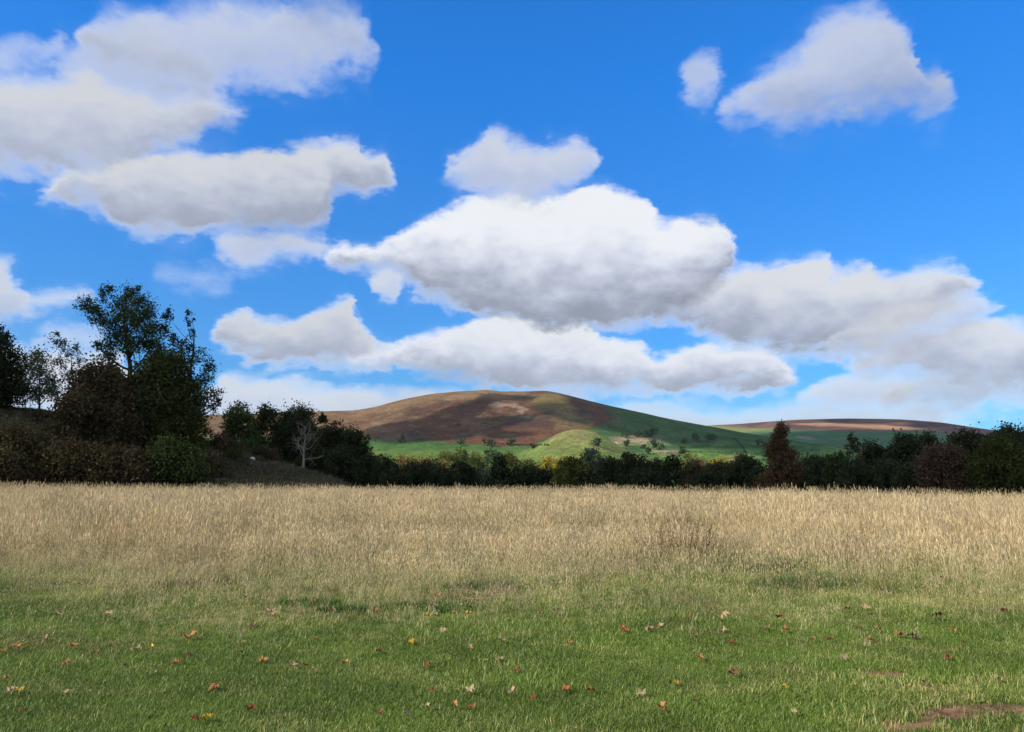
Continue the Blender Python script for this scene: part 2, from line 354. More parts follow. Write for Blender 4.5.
def make_tree(name, label, cat, group, base, lobes, mat, leaf, dens, seed, trunk_r, hollow=.5, limb_k=5, twigs=0, stretch=1.5):
    """base (x,y,z); lobes [(world centre, radius)], each carried by its own limb"""
    rg = np.random.default_rng(seed); base = np.asarray(base, float)
    root = obj(name, None, loc=base, label=label, category=cat, group=group)
    T = Tubes(); cs = np.array([c for c, r in lobes])-base; rs = np.array([r for c, r in lobes]); cmean = cs.mean(0); top = cs[:, 2].max()
    th = max(.25*top, cs[:, 2].min()*.7+.15*top) if top > 0 else 1
    n = 7; u = np.linspace(0, 1, n); lean = np.array([cmean[0]*.5, cmean[1]*.5, 0])
    end = np.array([cmean[0], cmean[1], top*.86]); tp = u[:, None]**1.3*end; tp[:, 2] = u*end[2]; tp[:, :2] += rg.normal(size=(n, 2))*trunk_r*.5*(u*(1-u)*3)[:, None]
    tr = trunk_r*(1-.86*u); tr[0] *= 1.35; tp[0, 2] -= .3; T.add(tp, tr, 8)
    for c, r in zip(cs, rs):
        h = np.clip(c[2]-np.hypot(*(c-cmean)[:2])*.9-r*.3, .15*top, .8*top)
        s = np.array([np.interp(h, tp[:, 2], tp[:, k]) for k in range(3)]); mid = (s+c)/2+np.array([0, 0, -.08*np.linalg.norm(c-s)])+rg.normal(size=3)*.05*np.linalg.norm(c-s)
        v = np.linspace(0, 1, 6)[:, None]; P = (1-v)**2*s+2*v*(1-v)*mid+v**2*(c+(c-s)*.15)
        r0 = np.interp(h, tp[:, 2], tr)*.62; T.add(P, r0*(1-.85*v[:, 0]), limb_k)
        for q in range(twigs):
            d = rg.normal(size=3); d[2] += .5; d /= np.linalg.norm(d); s2 = P[rg.integers(2, 6)]; e = s2+d*r*rg.uniform(.8, 1.3)
            T.add([s2, (s2+e)/2+rg.normal(size=3)*r*.12, e], [r0*.28, r0*.18, r0*.06], 3)
    obj('trunk', T.mesh('trunk', BARK), root)
    pts = [lobe_points(c, r, int(dens*CD*(r/leaf)**2)+20, rg, hollow) for c, r in zip(cs, rs)]
    V, Fc, rd = leaves(np.concatenate(pts), leaf*1.1, rg, stretch=stretch)
    obj('crown', mesh('crown', V, Fc, LM(mat), attrs={'rnd': rd}), root)
    return root
def px_lobes(L, r, seed, depth=1.0):
    rg = np.random.default_rng(seed); o = []
    ext = (max(l[0] for l in L)-min(l[0] for l in L))/F*r*.35
    for l in L:
        rad = l[2]*GROW/F*r; rr = r+rg.uniform(-1, 1)*ext*depth; o.append((pt(l[0], l[1], rr), rad*rr/r))
    return o
def base_at(px, r):
    x, y, _ = [float(v) for v in ray(px, 470)]; h = math.hypot(x, y); x, y = x/h*r, y/h*r; return (x, y, float(gz(x, y)))
GROW = 1.0; LG = 'trees on the bank at the left'
GROW = 1.22
make_tree('ash_tree', 'tallest tree in the picture, open dark leafy crown and forked trunk rising above the bank', 'tree', None, base_at(126, 84),
    px_lobes([(107, 289, 5), (104, 297, 4), (84, 304, 6), (92, 309, 7), (100, 317, 8), (120, 303, 8), (132, 296, 8), (141, 302, 8), (149, 312, 8), (126, 312, 10), (111, 322, 8), (137, 320, 10), (151, 328, 9),
              (121, 332, 10), (139, 337, 10), (110, 342, 8), (108, 356, 7), (150, 346, 9), (113, 368, 6), (97, 345, 4), (140, 289, 3), (128, 345, 9)], 84, 1), 'green', .12, 3.2, 101, .38, hollow=.2, twigs=5)
make_tree('ash_tree', 'tall ragged tree right of the tallest one, over the right end of the thicket', 'tree', None, base_at(184, 87),
    px_lobes([(168, 316, 6), (165, 329, 7), (175, 341, 7), (188, 311, 3), (189, 322, 4), (193, 334, 4), (186, 346, 6), (160, 350, 8), (199, 356, 7), (210, 367, 7), (204, 380, 8), (214, 394, 6), (200, 398, 8), (189, 388, 9),
              (212, 409, 5), (196, 414, 8), (186, 430, 9), (205, 430, 5), (218, 401, 4), (178, 360, 9)], 87, 2), 'dark', .12, 2.6, 102, .3, hollow=.2, twigs=4)
make_tree('holly_tree', 'dense round dark green evergreen tree in the middle of the thicket', 'tree', None, base_at(160, 79),
    px_lobes([(148, 374, 12), (174, 372, 13), (163, 363, 11), (188, 396, 13), (160, 398, 18), (138, 392, 13), (150, 425, 18), (175, 425, 18), (188, 442, 12), (135, 420, 14), (192, 420, 10)], 79, 3, .8), 'holly', .15, 9, 103, .3)
make_tree('hawthorn_tree', 'broad brownish domed thorn tree left of the dark green evergreen', 'tree', None, base_at(95, 77),
    px_lobes([(85, 386, 12), (101, 376, 12), (95, 400, 18), (75, 405, 12), (118, 398, 16), (115, 424, 18), (90, 430, 18), (65, 424, 12), (112, 382, 8), (130, 440, 14), (70, 440, 12)], 77, 4, .8), 'brown', .15, 8.5, 104, .25, twigs=3)
make_tree('birch_tree', 'small airy grey-green tree with round crown between the left edge tree and the thicket', 'tree', None, base_at(33, 90),
    px_lobes([(33, 358, 8), (42, 363, 8), (27, 368, 8), (36, 375, 9), (48, 378, 8), (28, 386, 7), (42, 390, 8), (34, 398, 6), (50, 392, 6)], 90, 5), 'grey', .12, 2.4, 105, .12, hollow=.2, twigs=3)
make_tree('birch_tree', 'sparse see-through tree with bare twigs just left of the thicket', 'tree', None, base_at(68, 88),
    px_lobes([(54, 338, 5), (63, 344, 6), (70, 353, 7), (60, 362, 7), (76, 346, 4), (80, 362, 5), (66, 376, 7), (55, 388, 6), (82, 378, 5), (72, 396, 6), (88, 372, 3)], 88, 6), 'grey', .11, 1.5, 106, .13, hollow=.2, twigs=5)
make_tree('sycamore_tree', 'very dark tree cut off by the left edge of the picture', 'tree', None, base_at(-12, 86),
    px_lobes([(0, 336, 6), (-6, 350, 11), (6, 362, 11), (14, 376, 8), (0, 385, 13), (12, 395, 9), (-22, 352, 14), (-30, 380, 18), (-8, 400, 12), (20, 390, 5)], 86, 7), 'dark', .14, 7, 107, .3, twigs=2)
GROW = 1.0
# shrubs along the bank
def dome_lobes(px, ytop, hw, r, seed, ybot=None, n=9, base=None):
    """lobes filling a rounded crown: half width hw px, top at ytop"""
    rg = np.random.default_rng(seed); ybot = ybot or 487; L = []; H = ybot-ytop
    for k in range(n):
        v = (k+.5)/n; yy = ytop+hw*.38+v*(H-hw*.5); w = hw*math.sin(math.acos(max(-1, min(1, 1-1.1*(yy-ytop)/max(H*.75, 1)))))
        w = max(w, hw*.25); lr = hw*rg.uniform(.34, .5); xx = px+(rg.uniform(.55, 1)*(1 if k % 2 else -1))*(max(0, w-lr*.7))
        L.append((xx, yy+rg.uniform(-.05, .05)*H, lr))
    L.append((px, ytop+hw*.42, hw*.42)); L.append((px, ytop+H*.55, hw*.55))
    return L
BUSH = [  # px, ytop, half width, ybot, r, palette, name, label
 (22, 428, 30, 478, 72, 'brown', 'bramble_bush', 'low brown bramble on the bank at the left edge above the grass'),
 (72, 446, 32, 480, 71, 'brown', 'bramble_bush', 'brown bramble below the domed thorn tree'),
 (118, 450, 30, 481, 70, 'brown', 'bramble_bush', 'dull brown bramble at the bank foot, left of the green bush'),
 (175, 441, 30, 481, 71, 'bush', 'gorse_bush', 'mid green rounded bush at the bank foot below the evergreen'),
 (0, 452, 28, 481, 70, 'brown', 'bramble_bush', 'dark brown bramble in the bottom left corner of the bank'),
 (222, 436, 18, 462, 84, 'brown', 'thorn_bush', 'dark brown bush on the bank crest right of the tall ragged tree'),
 (262, 446, 16, 468, 90, 'brown', 'thorn_bush', 'brown bush on the slope left of the bare dead tree'),
 (205, 452, 18, 480, 74, 'brown', 'thorn_bush', 'low brown bush right of the green bush'),
 (256, 456, 12, 472, 86, 'brown', 'thorn_bush', 'scrubby brown bush on the slope beside the small pale rock'),
 (283, 462, 11, 476, 92, 'green', 'thorn_bush', 'small dark green bush just left of the foot of the bare dead tree'),
 (235, 452, 13, 470, 82, 'green', 'thorn_bush', 'dark green scrub on the slope left of the small pale rock'),
 (45, 412, 14, 432, 84, 'brown', 'thorn_bush', 'small brown bush on the bank top under the airy tree'),
]
for i, (px, yt, hw, yb, r, pal, nm, lb) in enumerate(BUSH):
    make_tree(nm, lb, 'bush', None, base_at(px, r), px_lobes(dome_lobes(px, yt, hw, r, 200+i, yb, 8), r, 300+i, .7), pal, .13, 6, 400+i, .07, twigs=3)
# tree line: px, ytop, half width, r, palette, label
LINE = [
 (240, 404, 22, 112, 'green', 'round-topped dark tree at the left end of the wood, right of the thicket'),
 (270, 406, 20, 118, 'dark', 'dark tree of the wood, second from its left end'),
 (296, 405, 26, 116, 'dark', 'broad dark tree behind and above the bare dead tree'),
 (322, 411, 9, 124, 'dark', 'narrow pointed dark treetop sticking up right of the bare dead tree'),
 (334, 422, 24, 112, 'dark', 'large dark tree right of the bare dead tree'),
 (356, 430, 18, 108, 'dark', 'dark sloping tree at the right end of the wood before the valley opens'),
 (383, 456, 18, 150, 'dark', 'low dark tree immediately right of the wood, below the green pasture'),
 (422, 462, 27, 155, 'dark', 'wide low dark tree below the orange-brown treetop'),
 (463, 460, 15, 160, 'dark', 'small dark tree of the valley line left of the pale green tree'),
 (483, 467, 14, 165, 'grey', 'low grey-green tree between two dark ones in the valley line'),
 (501, 456, 12, 158, 'dark', 'upright dark tree left of the golden trees'),
 (525, 466, 19, 160, 'dark', 'low dark tree in front of the yellow-green tree'),
 (545, 468, 15, 162, 'dark', 'low dark tree left of the olive tree'),
 (572, 457, 19, 150, 'olive', 'rounded olive green tree below the sunlit knoll'),
 (593, 449, 14, 215, 'grey', 'grey-green round tree right behind the olive tree'),
 (611, 456, 15, 170, 'dark', 'dark tree right of the olive tree'),
 (633, 453, 17, 165, 'dark', 'tall dark tree in the middle of the valley line'),
 (656, 459, 15, 170, 'brown', 'dark brownish tree below the far hillside trees'),
 (673, 456, 13, 168, 'dark', 'dark tree with a small pointed top right of the brownish tree'),
 (695, 461, 15, 166, 'brown', 'low dark brown tree below the golden-brown treetop'),
 (720, 462, 16, 160, 'dark', 'low dark tree between the brown tree and the rusty spire tree'),
 (745, 456, 18, 162, 'dark', 'dark tree left of the rusty spire tree'),
 (815, 456, 20, 165, 'dark', 'low dark tree immediately right of the rusty spire tree'),
 (837, 452, 14, 155, 'green', 'dark green tree two places right of the rusty spire tree'),
 (853, 434, 9, 150, 'brown', 'thin upright tree with sparse top against the green far slope'),
 (873, 443, 18, 160, 'dark', 'dark rounded tree right of the thin upright tree'),
 (906, 436, 21, 158, 'dark', 'broad dark tree left of the red-brown tree'),
 (930, 433, 14, 172, 'dark', 'dark treetop just behind and left of the red-brown tree'),
 (968, 431, 23, 152, 'dark', 'dark tree right behind the red-brown tree'),
 (1012, 424, 24, 140, 'dark', 'tallest dark tree at the right edge of the picture'),
 (1050, 428, 26, 145, 'dark', 'dark tree beyond the right edge of the wood'),
 (945, 447, 24, 122, 'redbrown', 'red-brown autumn tree in front of the dark wood at the right'),
 (998, 438, 25, 118, 'olive', 'olive green tree in front of the dark wood near the right edge'),
]
for i, (px, yt, hw, r, pal, lb) in enumerate(LINE):
    if px > 1040: continue
    n = int(10+hw*.35)
    if pal == 'olive' and px > 900: pal = 'bush2'
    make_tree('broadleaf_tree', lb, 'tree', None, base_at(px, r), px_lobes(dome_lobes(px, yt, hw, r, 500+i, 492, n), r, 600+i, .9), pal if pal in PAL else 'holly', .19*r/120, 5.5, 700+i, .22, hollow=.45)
# conical rusty tree
L = []
rg = np.random.default_rng(5)
for k in range(20):
    v = k/19; w = 7+14*v**.9; L.append((781+rg.uniform(-1, 1)*max(0, w-6), 428+v*58, 5.5+6*v))
make_tree('larch_tree', 'rusty brown spire-shaped tree standing out above the tree line at right of centre', 'tree', None, base_at(781, 125), px_lobes(L, 125, 77, .8), 'rust', .16, 6.5, 778, .25, twigs=2)
# dark understorey fill of the wood: smaller individual trees
FILL = [(312, 440, 18, 106), (342, 448, 20, 104), (395, 468, 16, 145), (443, 468, 16, 150), (590, 470, 16, 148), (648, 470, 16, 150), (708, 470, 16, 152), (765, 466, 16, 150), (800, 464, 15, 150), (890, 462, 20, 145), (858, 462, 18, 146), (975, 462, 20, 128), (915, 466, 18, 130)]
FL = ['low dark tree right of the bare trunk at the foot of the wood', 'low dark tree at the foot of the wood right end', 'small dark tree left of the wide low tree', 'small dark tree right of the wide low tree',
      'small dark tree at the foot of the olive tree, right side', 'small dark tree under the dark brownish tree', 'small dark tree under the gap left of the dark pair', 'small dark tree at the left foot of the rusty spire tree',
      'small dark tree at the right foot of the rusty spire tree', 'dark tree low in the wood between the rounded and the broad tree', 'dark tree low under the thin upright tree', 'dark tree low between the red-brown and olive trees', 'dark tree low at the left foot of the red-brown tree']
for i, (px, yt, hw, r) in enumerate(FILL):
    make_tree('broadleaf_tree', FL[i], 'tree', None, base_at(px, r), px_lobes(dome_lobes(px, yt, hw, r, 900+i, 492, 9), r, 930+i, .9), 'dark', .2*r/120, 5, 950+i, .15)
# sunlit trees further down the valley
LITT = [
 (407, 455, 13, 470, 'tan', 'orange-brown sunlit treetop above the wide low dark tree'), (424, 457, 11, 480, 'tan', 'second orange-brown sunlit treetop, right of the first'),
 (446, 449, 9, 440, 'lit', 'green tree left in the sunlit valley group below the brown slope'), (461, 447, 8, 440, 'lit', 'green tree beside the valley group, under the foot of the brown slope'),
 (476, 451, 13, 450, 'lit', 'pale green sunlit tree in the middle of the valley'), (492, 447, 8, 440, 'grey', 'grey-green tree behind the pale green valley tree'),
 (441, 460, 12, 430, 'tan', 'yellowish low treetop behind the gap in the dark line'), (530, 458, 14, 420, 'olive', 'yellow-green tree left of the golden trees'),
 (551, 456, 12, 410, 'gold', 'golden yellow tree lit by the sun left of the olive tree'), (566, 455, 9, 430, 'gold', 'smaller golden tree beside the brightest one'), (509, 452, 10, 440, 'olive', 'olive tree right of the upright dark tree'),
 (586, 452, 9, 450, 'olive', 'olive treetop behind the grey-green round tree'), (690, 453, 9, 440, 'lit', 'grey-green tree in the field above the low dark brown tree'), (703, 458, 10, 470, 'tan', 'brownish treetop right of the field tree'),
 (720, 456, 10, 460, 'gold', 'golden-brown treetop above the dark line, left of the rusty spire tree'), (742, 454, 10, 500, 'tan', 'brown treetop behind the dark tree left of the rusty spire tree'),
 (392, 462, 9, 440, 'olive', 'olive treetop at the edge of the green pasture'),
]
for i, (px, yt, hw, r, pal, lb) in enumerate(LITT):
    x, y, z = pt(px, yt+hw*1.9, r); 
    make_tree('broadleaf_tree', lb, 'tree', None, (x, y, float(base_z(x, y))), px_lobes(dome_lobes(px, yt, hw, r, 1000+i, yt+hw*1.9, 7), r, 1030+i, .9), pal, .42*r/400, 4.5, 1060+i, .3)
def hill_at(px, py):
    P, qx, qy = HILL; d = (qx-px)**2+((qy-py)*3)**2; d = d+np.hypot(P[:, 0], P[:, 1])*.0005
    return P[np.argmin(d)]
HT = [(625, 438, 4, 'two dark trees high in the fold of the hill, left one'), (637, 437, 4.5, 'two dark trees high in the fold of the hill, right one'), (625, 446, 4.5, 'lone dark tree standing by the pale field on the hill'),
      (600, 447, 6, 'grey-green tree at the foot of the sunlit knoll'), (642, 449, 3, 'tiny dark round tree in the pale field'), (650, 437, 7, 'wide dark thicket-like tree on the green flank'),
      (657, 450, 7, 'bushy tree right of the tiny round tree in the pale field'), (648, 454, 5, 'grey bush-like tree below the tiny round tree'), (684, 444, 4, 'leftmost of the small trees on the shaded right flank of the hill'), (694, 441, 5, 'second from left of the small trees on the shaded right flank of the hill'),
      (709, 442, 5, 'third from left of the small trees on the shaded right flank of the hill'), (715, 440, 4, 'highest small dark tree on the shaded right flank'), (402, 443, 5, 'dark tree at the top edge of the green pasture'), (462, 446, 5, 'tree under the middle of the brown slope'),
      (488, 446, 6, 'grey tree under the red part of the brown slope'), (512, 445, 5, 'small dark tree at the lower edge of the red-brown slope, left of the knoll'), (533, 449, 4, 'dark tree at the left foot of the knoll'), (458, 426, 2, 'single small thorn tree out on the brown slope'),
      (684, 456, 6, 'round tree beside the pale spot in the valley fields'), (760, 447, 5, 'dark tree left of the rusty spire top on the far green slope')]
for i, (px, py, hw, lb) in enumerate(HT):
    b = hill_at(px, py); r = float(np.hypot(b[0], b[1])); rr = hw/F*r; rg = np.random.default_rng(i+60)
    lob = [(b+np.array([rg.uniform(-.6, .6)*rr, rg.uniform(-.5, .5)*rr, rr*(.55+.5*k/3)]), rr*.55) for k in range(4)]
    make_tree('distant_tree', lb, 'tree', None, tuple(b), lob, 'far', 1.3+.2*hw, 3, 1200+i, .5, limb_k=4)

# hedgerows on the far slope: one long clipped line each
def hedge(lb, pts, w, seed):
    rg = np.random.default_rng(seed); Q = [hill_at(*p) for p in pts]; C = []
    for a, b in zip(Q[:-1], Q[1:]):
        n = int(np.linalg.norm(b-a)/1.2); u = rg.uniform(0, 1, n)[:, None]; C.append(a+(b-a)*u+rg.normal(size=(n, 3))*np.array([w, w, 1.2])+np.array([0, 0, 1.5]))
    V, Fc, rd = leaves(np.concatenate(C), 2.2, rg); obj('hedge', mesh('hedge', V, Fc, LM('far'), attrs={'rnd': rd}), label=lb, category='hedge')
hedge('dark hedge running down the far green slope left of the rusty spire tree', [(733, 438), (741, 446), (747, 455)], 1.2, 3)
hedge('low hedge between the lowest pale field and the dark valley trees, right of centre', [(640, 455), (690, 453), (745, 453)], 1.2, 6)
hedge('dark hedge line between the brown slope and the green pasture, right part', [(500, 445), (520, 446), (548, 446)], 1.5, 4)

# bare dead tree
def dead_tree():
    rg = np.random.default_rng(21); b = base_at(303, 99); b = (b[0], b[1], float(pt(303, 470, 99)[2])-.4); T = Tubes(); B = Tubes()
    H = 6.2; P = [(0, 0, 0), (.05, 0, H*.25), (-.05, .1, H*.5), (.1, 0, H*.72), (.0, 0, H*.95)]; T.add(P, [.2, .15, .11, .075, .03], 7)
    def br(s, d, L, r, lev):
        d = d/np.linalg.norm(d); pts = [s]; q = s; dd = d.copy()
        for k in range(4):
            dd = dd+rg.normal(size=3)*.22; dd[2] += .10; dd /= np.linalg.norm(dd); q = q+dd*L/4; pts.append(q)
        B.add(pts, np.linspace(r, r*.3, 5), 4)
        if lev:
            for k in range(4 if lev == 2 else 3):
                i = rg.integers(1, 5); nd = dd+rg.normal(size=3)*.7; br(pts[i], nd, L*.55, r*.5, lev-1)
    for k in range(13):
        h = H*(.28+.68*k/12); a = k*2.4; s = np.array([np.interp(h, [p[2] for p in P], [p[0] for p in P]), 0, h])
        br(s, np.array([math.cos(a), math.sin(a)*.8, .55]), 2.5*(1-.55*k/12), .06*(1-.4*k/12), 2)
    root = obj('dead_tree', None, loc=b, label='bare pale leafless dead tree standing on the slope in front of the dark wood', category='tree')
    obj('trunk', T.mesh('trunk', PALEBARK), root); obj('branches', B.mesh('branches', PALEBARK), root)
dead_tree()
def boulder():
    b = pt(251, 467, 84); n = 14; th, ph = np.meshgrid(np.linspace(0, math.pi, 9), np.linspace(0, 2*math.pi, n, endpoint=False), indexing='ij')
    r = .32*(1+.25*(vnoise(th*3, np.cos(ph)*2+5, 3)-.5)); V = np.stack([r*np.sin(th)*np.cos(ph)*1.2, r*np.sin(th)*np.sin(ph), r*np.cos(th)*.8+.1], -1).reshape(-1, 3)
    f = []
    for i in range(8):
        for j in range(n): f.append((i*n+j, (i+1)*n+j, (i+1)*n+(j+1) % n, i*n+(j+1) % n))
    m, t = newmat('pale_rock'); nz = t.noise(t.n('ShaderNodeNewGeometry').outputs['Position'], 6, 5); out(t, diffuse(t, t.mix(nz, (.3, .28, .25), (.6, .58, .54)), normal=bump(t, nz)))
    obj('boulder', mesh('boulder', V, np.array(f), m, smooth=True), loc=(b[0], b[1], float(gz(b[0], b[1]))), label='small pale rock on the dark bank left of the dead tree', category='rock')
boulder()

# ------------------------------------------------------------------ grass
def grass_mat(name, green, green2, straw, straw2, seed, trans=.3):
    m, t = newmat(name); rnd = t.n('ShaderNodeObjectInfo').outputs['Random']; pos = t.n('ShaderNodeNewGeometry').outputs['Position']
    dry = t.attr('dry', 'INSTANCER').outputs['Fac']; h = t.attr('h').outputs['Fac']; kind = t.attr('kind').outputs['Fac']; br = t.attr('rnd').outputs['Fac']
    g = t.mix(br, green, green2); s = t.mix(br, straw, straw2)
    d = t.m('ADD', t.m('MULTIPLY', dry, 1.15), t.m('ADD', t.m('MULTIPLY', h, .30), t.m('MULTIPLY', t.m('SUBTRACT', br, .5), 1.0)))
    d = t.m('ADD', d, t.m('MULTIPLY', t.m('SUBTRACT', rnd, .5), .35))
    d = t.m('MAXIMUM', t.mr(d, .45, .95), t.m('MULTIPLY', kind, t.mr(dry, -.15, .35, .30, 1.), clamp=True))
    col = t.mix(d, g, s); col = t.mix(t.mr(kind, 1.2, 1.8), col, seed)
    k = t.mr(t.m('ADD', rnd, t.mr(t.noise(pos, .8, 3), .3, .7, -.4, .4, False)), 0, 1, .60, 1.30, False)
    v = t.n('ShaderNodeVectorMath', operation='SCALE'); t.L.new(col, v.inputs[0]); t.L.new(k, v.inputs['Scale'])
    sh = foliage(t, v.outputs[0], trans); gl = t.n('ShaderNodeBsdfGlossy'); gl.inputs['Roughness'].default_value = .45; gl.inputs['Color'].default_value = (1, 1, 1, 1)
    mx = t.n('ShaderNodeMixShader'); mx.inputs[0].default_value = .025; t.L.new(sh, mx.inputs[1]); t.L.new(gl.outputs[0], mx.inputs[2]); out(t, mx.outputs[0]); return m
def blade_batch(n, spread, hmin, hmax, w, lean, rg, kind=0, seg=3, base=None, curl=1.0):
    """n blades; returns V,F4,F3? all quads strips with pointed tip (degenerate-free)"""
    a = rg.uniform(0, 2*math.pi, n); rad = spread*np.sqrt(rg.uniform(0, 1, n)); b = np.stack([rad*np.cos(a), rad*np.sin(a), np.zeros(n)], -1) if base is None else base
    H = rg.uniform(hmin, hmax, n); da = rg.uniform(0, 2*math.pi, n); ln = lean*rg.uniform(.2, 1, n)*H; fa = da+math.pi/2+rg.normal(size=n)*.5
    dirv = np.stack([np.cos(da), np.sin(da)], -1); side = np.stack([np.cos(fa), np.sin(fa), np.zeros(n)], -1)
    V = []; Hh = []; 
    for k in range(seg+1):
        u = k/seg; c = b.copy(); c[:, :2] += dirv*(ln*u**(1+curl))[:, None]; c[:, 2] += H*(u-.22*lean*u**3)
        ww = w*(1-u**1.6)*(.6+.4*min(1, u*4)) if k < seg else 0
        if k < seg: V += [c-side*ww/2, c+side*ww/2]; Hh += [np.full(n, u)]*2
        else: V += [c]; Hh += [np.full(n, 1.)]
    V = np.stack(V, 1); m = V.shape[1]; o = (np.arange(n)*m)[:, None]
    q = np.concatenate([o+np.array([[2*k, 2*k+1, 2*k+3, 2*k+2]]) for k in range(seg-1)]) if seg > 1 else np.zeros((0, 4), int)
    tr = o+np.array([[2*seg-2, 2*seg-1, 2*seg]])
    return V.reshape(-1, 3), q, tr, np.stack(Hh, 1).ravel(), np.repeat(rg.uniform(0, 1, n), m), np.full(n*m, kind, float), (b, dirv, ln, H)
def join(parts):
    V = []; Q = []; T = []; A = [[], [], []]; n = 0
    for p in parts:
        V.append(p[0]); Q.append(p[1]+n); T.append(p[2]+n); [A[i].append(p[3+i]) for i in range(3)]; n += len(p[0])
    return np.concatenate(V), [np.concatenate(Q), np.concatenate(T)], dict(h=np.concatenate(A[0]), rnd=np.concatenate(A[1]), kind=np.concatenate(A[2]))
def seedheads(info, w, L, rg, per=3):
    b, dirv, ln, H = info; n = len(b); parts = []
    for k in range(per):
        c = b.copy(); c[:, :2] += dirv*(ln*(1-.02*k))[:, None]; c[:, 2] += H*(.98-.22*.3)-L*k*.3-L*.2
        a = rg.uniform(0, 6.28, n); s = np.stack([np.cos(a), np.sin(a), np.zeros(n)], -1)*w*.5*rg.uniform(.6, 1.3, n)[:, None]; up = np.array([0, 0, L*.5])+np.concatenate([dirv, np.zeros((n, 1))], 1)*L*.15
        V = np.stack([c-up, c+s, c+up, c-s], 1).reshape(-1, 3)
        parts.append((V, np.arange(4*n).reshape(n, 4), np.zeros((0, 3), int), np.ones(4*n), np.repeat(rg.uniform(0, 1, n), 4), np.full(4*n, 2.), None))
    return parts
def scatter(name, sources, P, rot, scl, dry, idx, kind_props):
    c = bpy.data.collections.new(name+'_blades')
    for i, me in enumerate(sources): o = bpy.data.objects.new('%s_tuft_%02d' % (name, i), me); c.objects.link(o)
    me = bpy.data.meshes.new(name); me.vertices.add(len(P)); me.vertices.foreach_set('co', np.asarray(P, np.float32).ravel())
    for k, a, ty in (('rotz', rot, 'FLOAT'), ('scl', scl, 'FLOAT'), ('dry', dry, 'FLOAT')):
        at = me.attributes.new(k, ty, 'POINT'); at.data.foreach_set('value', np.asarray(a, np.float32))
    at = me.attributes.new('idx', 'INT', 'POINT'); at.data.foreach_set('value', np.asarray(idx, np.int32)); me.update()
    o = obj(name, me, **kind_props)
    g = bpy.data.node_groups.new(name+'_scatter', 'GeometryNodeTree'); g.interface.new_socket('Geometry', in_out='INPUT', socket_type='NodeSocketGeometry'); g.interface.new_socket('Geometry', in_out='OUTPUT', socket_type='NodeSocketGeometry')
    N = g.nodes; L = g.links; gi = N.new('NodeGroupInput'); go = N.new('NodeGroupOutput'); ip = N.new('GeometryNodeInstanceOnPoints'); ci = N.new('GeometryNodeCollectionInfo')
    ci.inputs['Collection'].default_value = c; ci.inputs['Separate Children'].default_value = True; ci.inputs['Reset Children'].default_value = True
    def na(nm, dt):
        x = N.new('GeometryNodeInputNamedAttribute'); x.data_type = dt; x.inputs['Name'].default_value = nm; return x.outputs['Attribute']
    cx = N.new('ShaderNodeCombineXYZ'); L.new(na('rotz', 'FLOAT'), cx.inputs[2])
    L.new(gi.outputs[0], ip.inputs['Points']); L.new(ci.outputs[0], ip.inputs['Instance']); ip.inputs['Pick Instance'].default_value = True
    L.new(na('idx', 'INT'), ip.inputs['Instance Index']); er = N.new('FunctionNodeEulerToRotation'); L.new(cx.outputs[0], er.inputs[0]); L.new(er.outputs[0], ip.inputs['Rotation'])
    L.new(na('scl', 'FLOAT'), ip.inputs['Scale']); L.new(ip.outputs[0], go.inputs[0])
    md = o.modifiers.new('scatter', 'NODES'); md.node_group = g
def field_pts(n, r0, r1, dens, rg, azlim=41):
    """area-uniform points thinned by dens(x,y,r)->0..1"""
    r = np.sqrt(rg.uniform(r0*r0, r1*r1, n)); a = np.radians(rg.uniform(-azlim, azlim, n)); x = r*np.sin(a); y = r*np.cos(a)
    k = rg.uniform(0, 1, n) < dens(x, y, r); x = x[k]; y = y[k]; return x, y, r[k]
SO = [(*ground_hit(px, py), wx, wy) for px, py, wx, wy in SOIL]
def soilmask(x, y):
    s = np.zeros_like(x)
    for gx, gy, wx, wy in SO: s = np.maximum(s, 1-ss(.75, 1.5, np.hypot((x-gx)/wx, (y-gy)/wy)+.8*(fbm(x*4, y*4, 2)-.5)))
    return s
def edge(x, y):
    """ragged distance from the mown edge: >0 inside the uncut grass"""
    return y+2.4*(fbm(x*.22, y*.22, 50, 4)-.5)*2+.8*(vnoise(x*1.3, y*1.3, 52)-.5)
GREEN = (.078, .140, .016); GREEN2 = (.195, .270, .036); STRAW = (.41, .325, .135); STRAW2 = (.67, .55, .285)
gm = grass_mat('lawn_grass', GREEN, GREEN2, (.28, .28, .07), (.46, .40, .14), (.3, .24, .14), .22)
tm = grass_mat('uncut_grass', (.12, .19, .030), (.25, .30, .06), STRAW, STRAW2, (.57, .44, .24), .28)
rg = np.random.default_rng(3)
lawn = []
for i in range(5):
    p = [blade_batch(60, .085, .010, .034, .0034, .9, rg), blade_batch(4, .085, .025, .065, .0030, .7, rg)]
    V, Fc, A = join(p); lawn.append(mesh('lawn_tuft', V, Fc, gm, attrs=A))
X, Y, R = field_pts(230000, 3.2, 20, lambda x, y, r: np.clip(1.35-r/17, .1, 1)*(1-.96*soilmask(x, y))*(1-ss(16, 21, edge(x, y))), rg)
patch = fbm(X*.35, Y*.7, 70, 4)
dry = -.05+.35*ss(.48, .75, patch)+.28*ss(.5, .75, fbm(X*2.2, Y*3., 170, 4))+.14*ss(6.5, 10, Y)-.08+.45*ss(8.5, 14, edge(X, Y))+.35*soilmask(X, Y)
scatter('grass', lawn, np.stack([X, Y, gz(X, Y)], -1), rg.uniform(0, 6.28, len(X)), rg.uniform(.65, 1.25, len(X))*(1+.5*ss(.45, .7, fbm(X*.8, Y*.8, 71)))*(1+.5*ss(8, 12, Y)), dry, rg.integers(0, 5, len(X)), dict(kind='stuff', label='short green lawn grass in the foreground'))
print('lawn', len(X))
mid = []
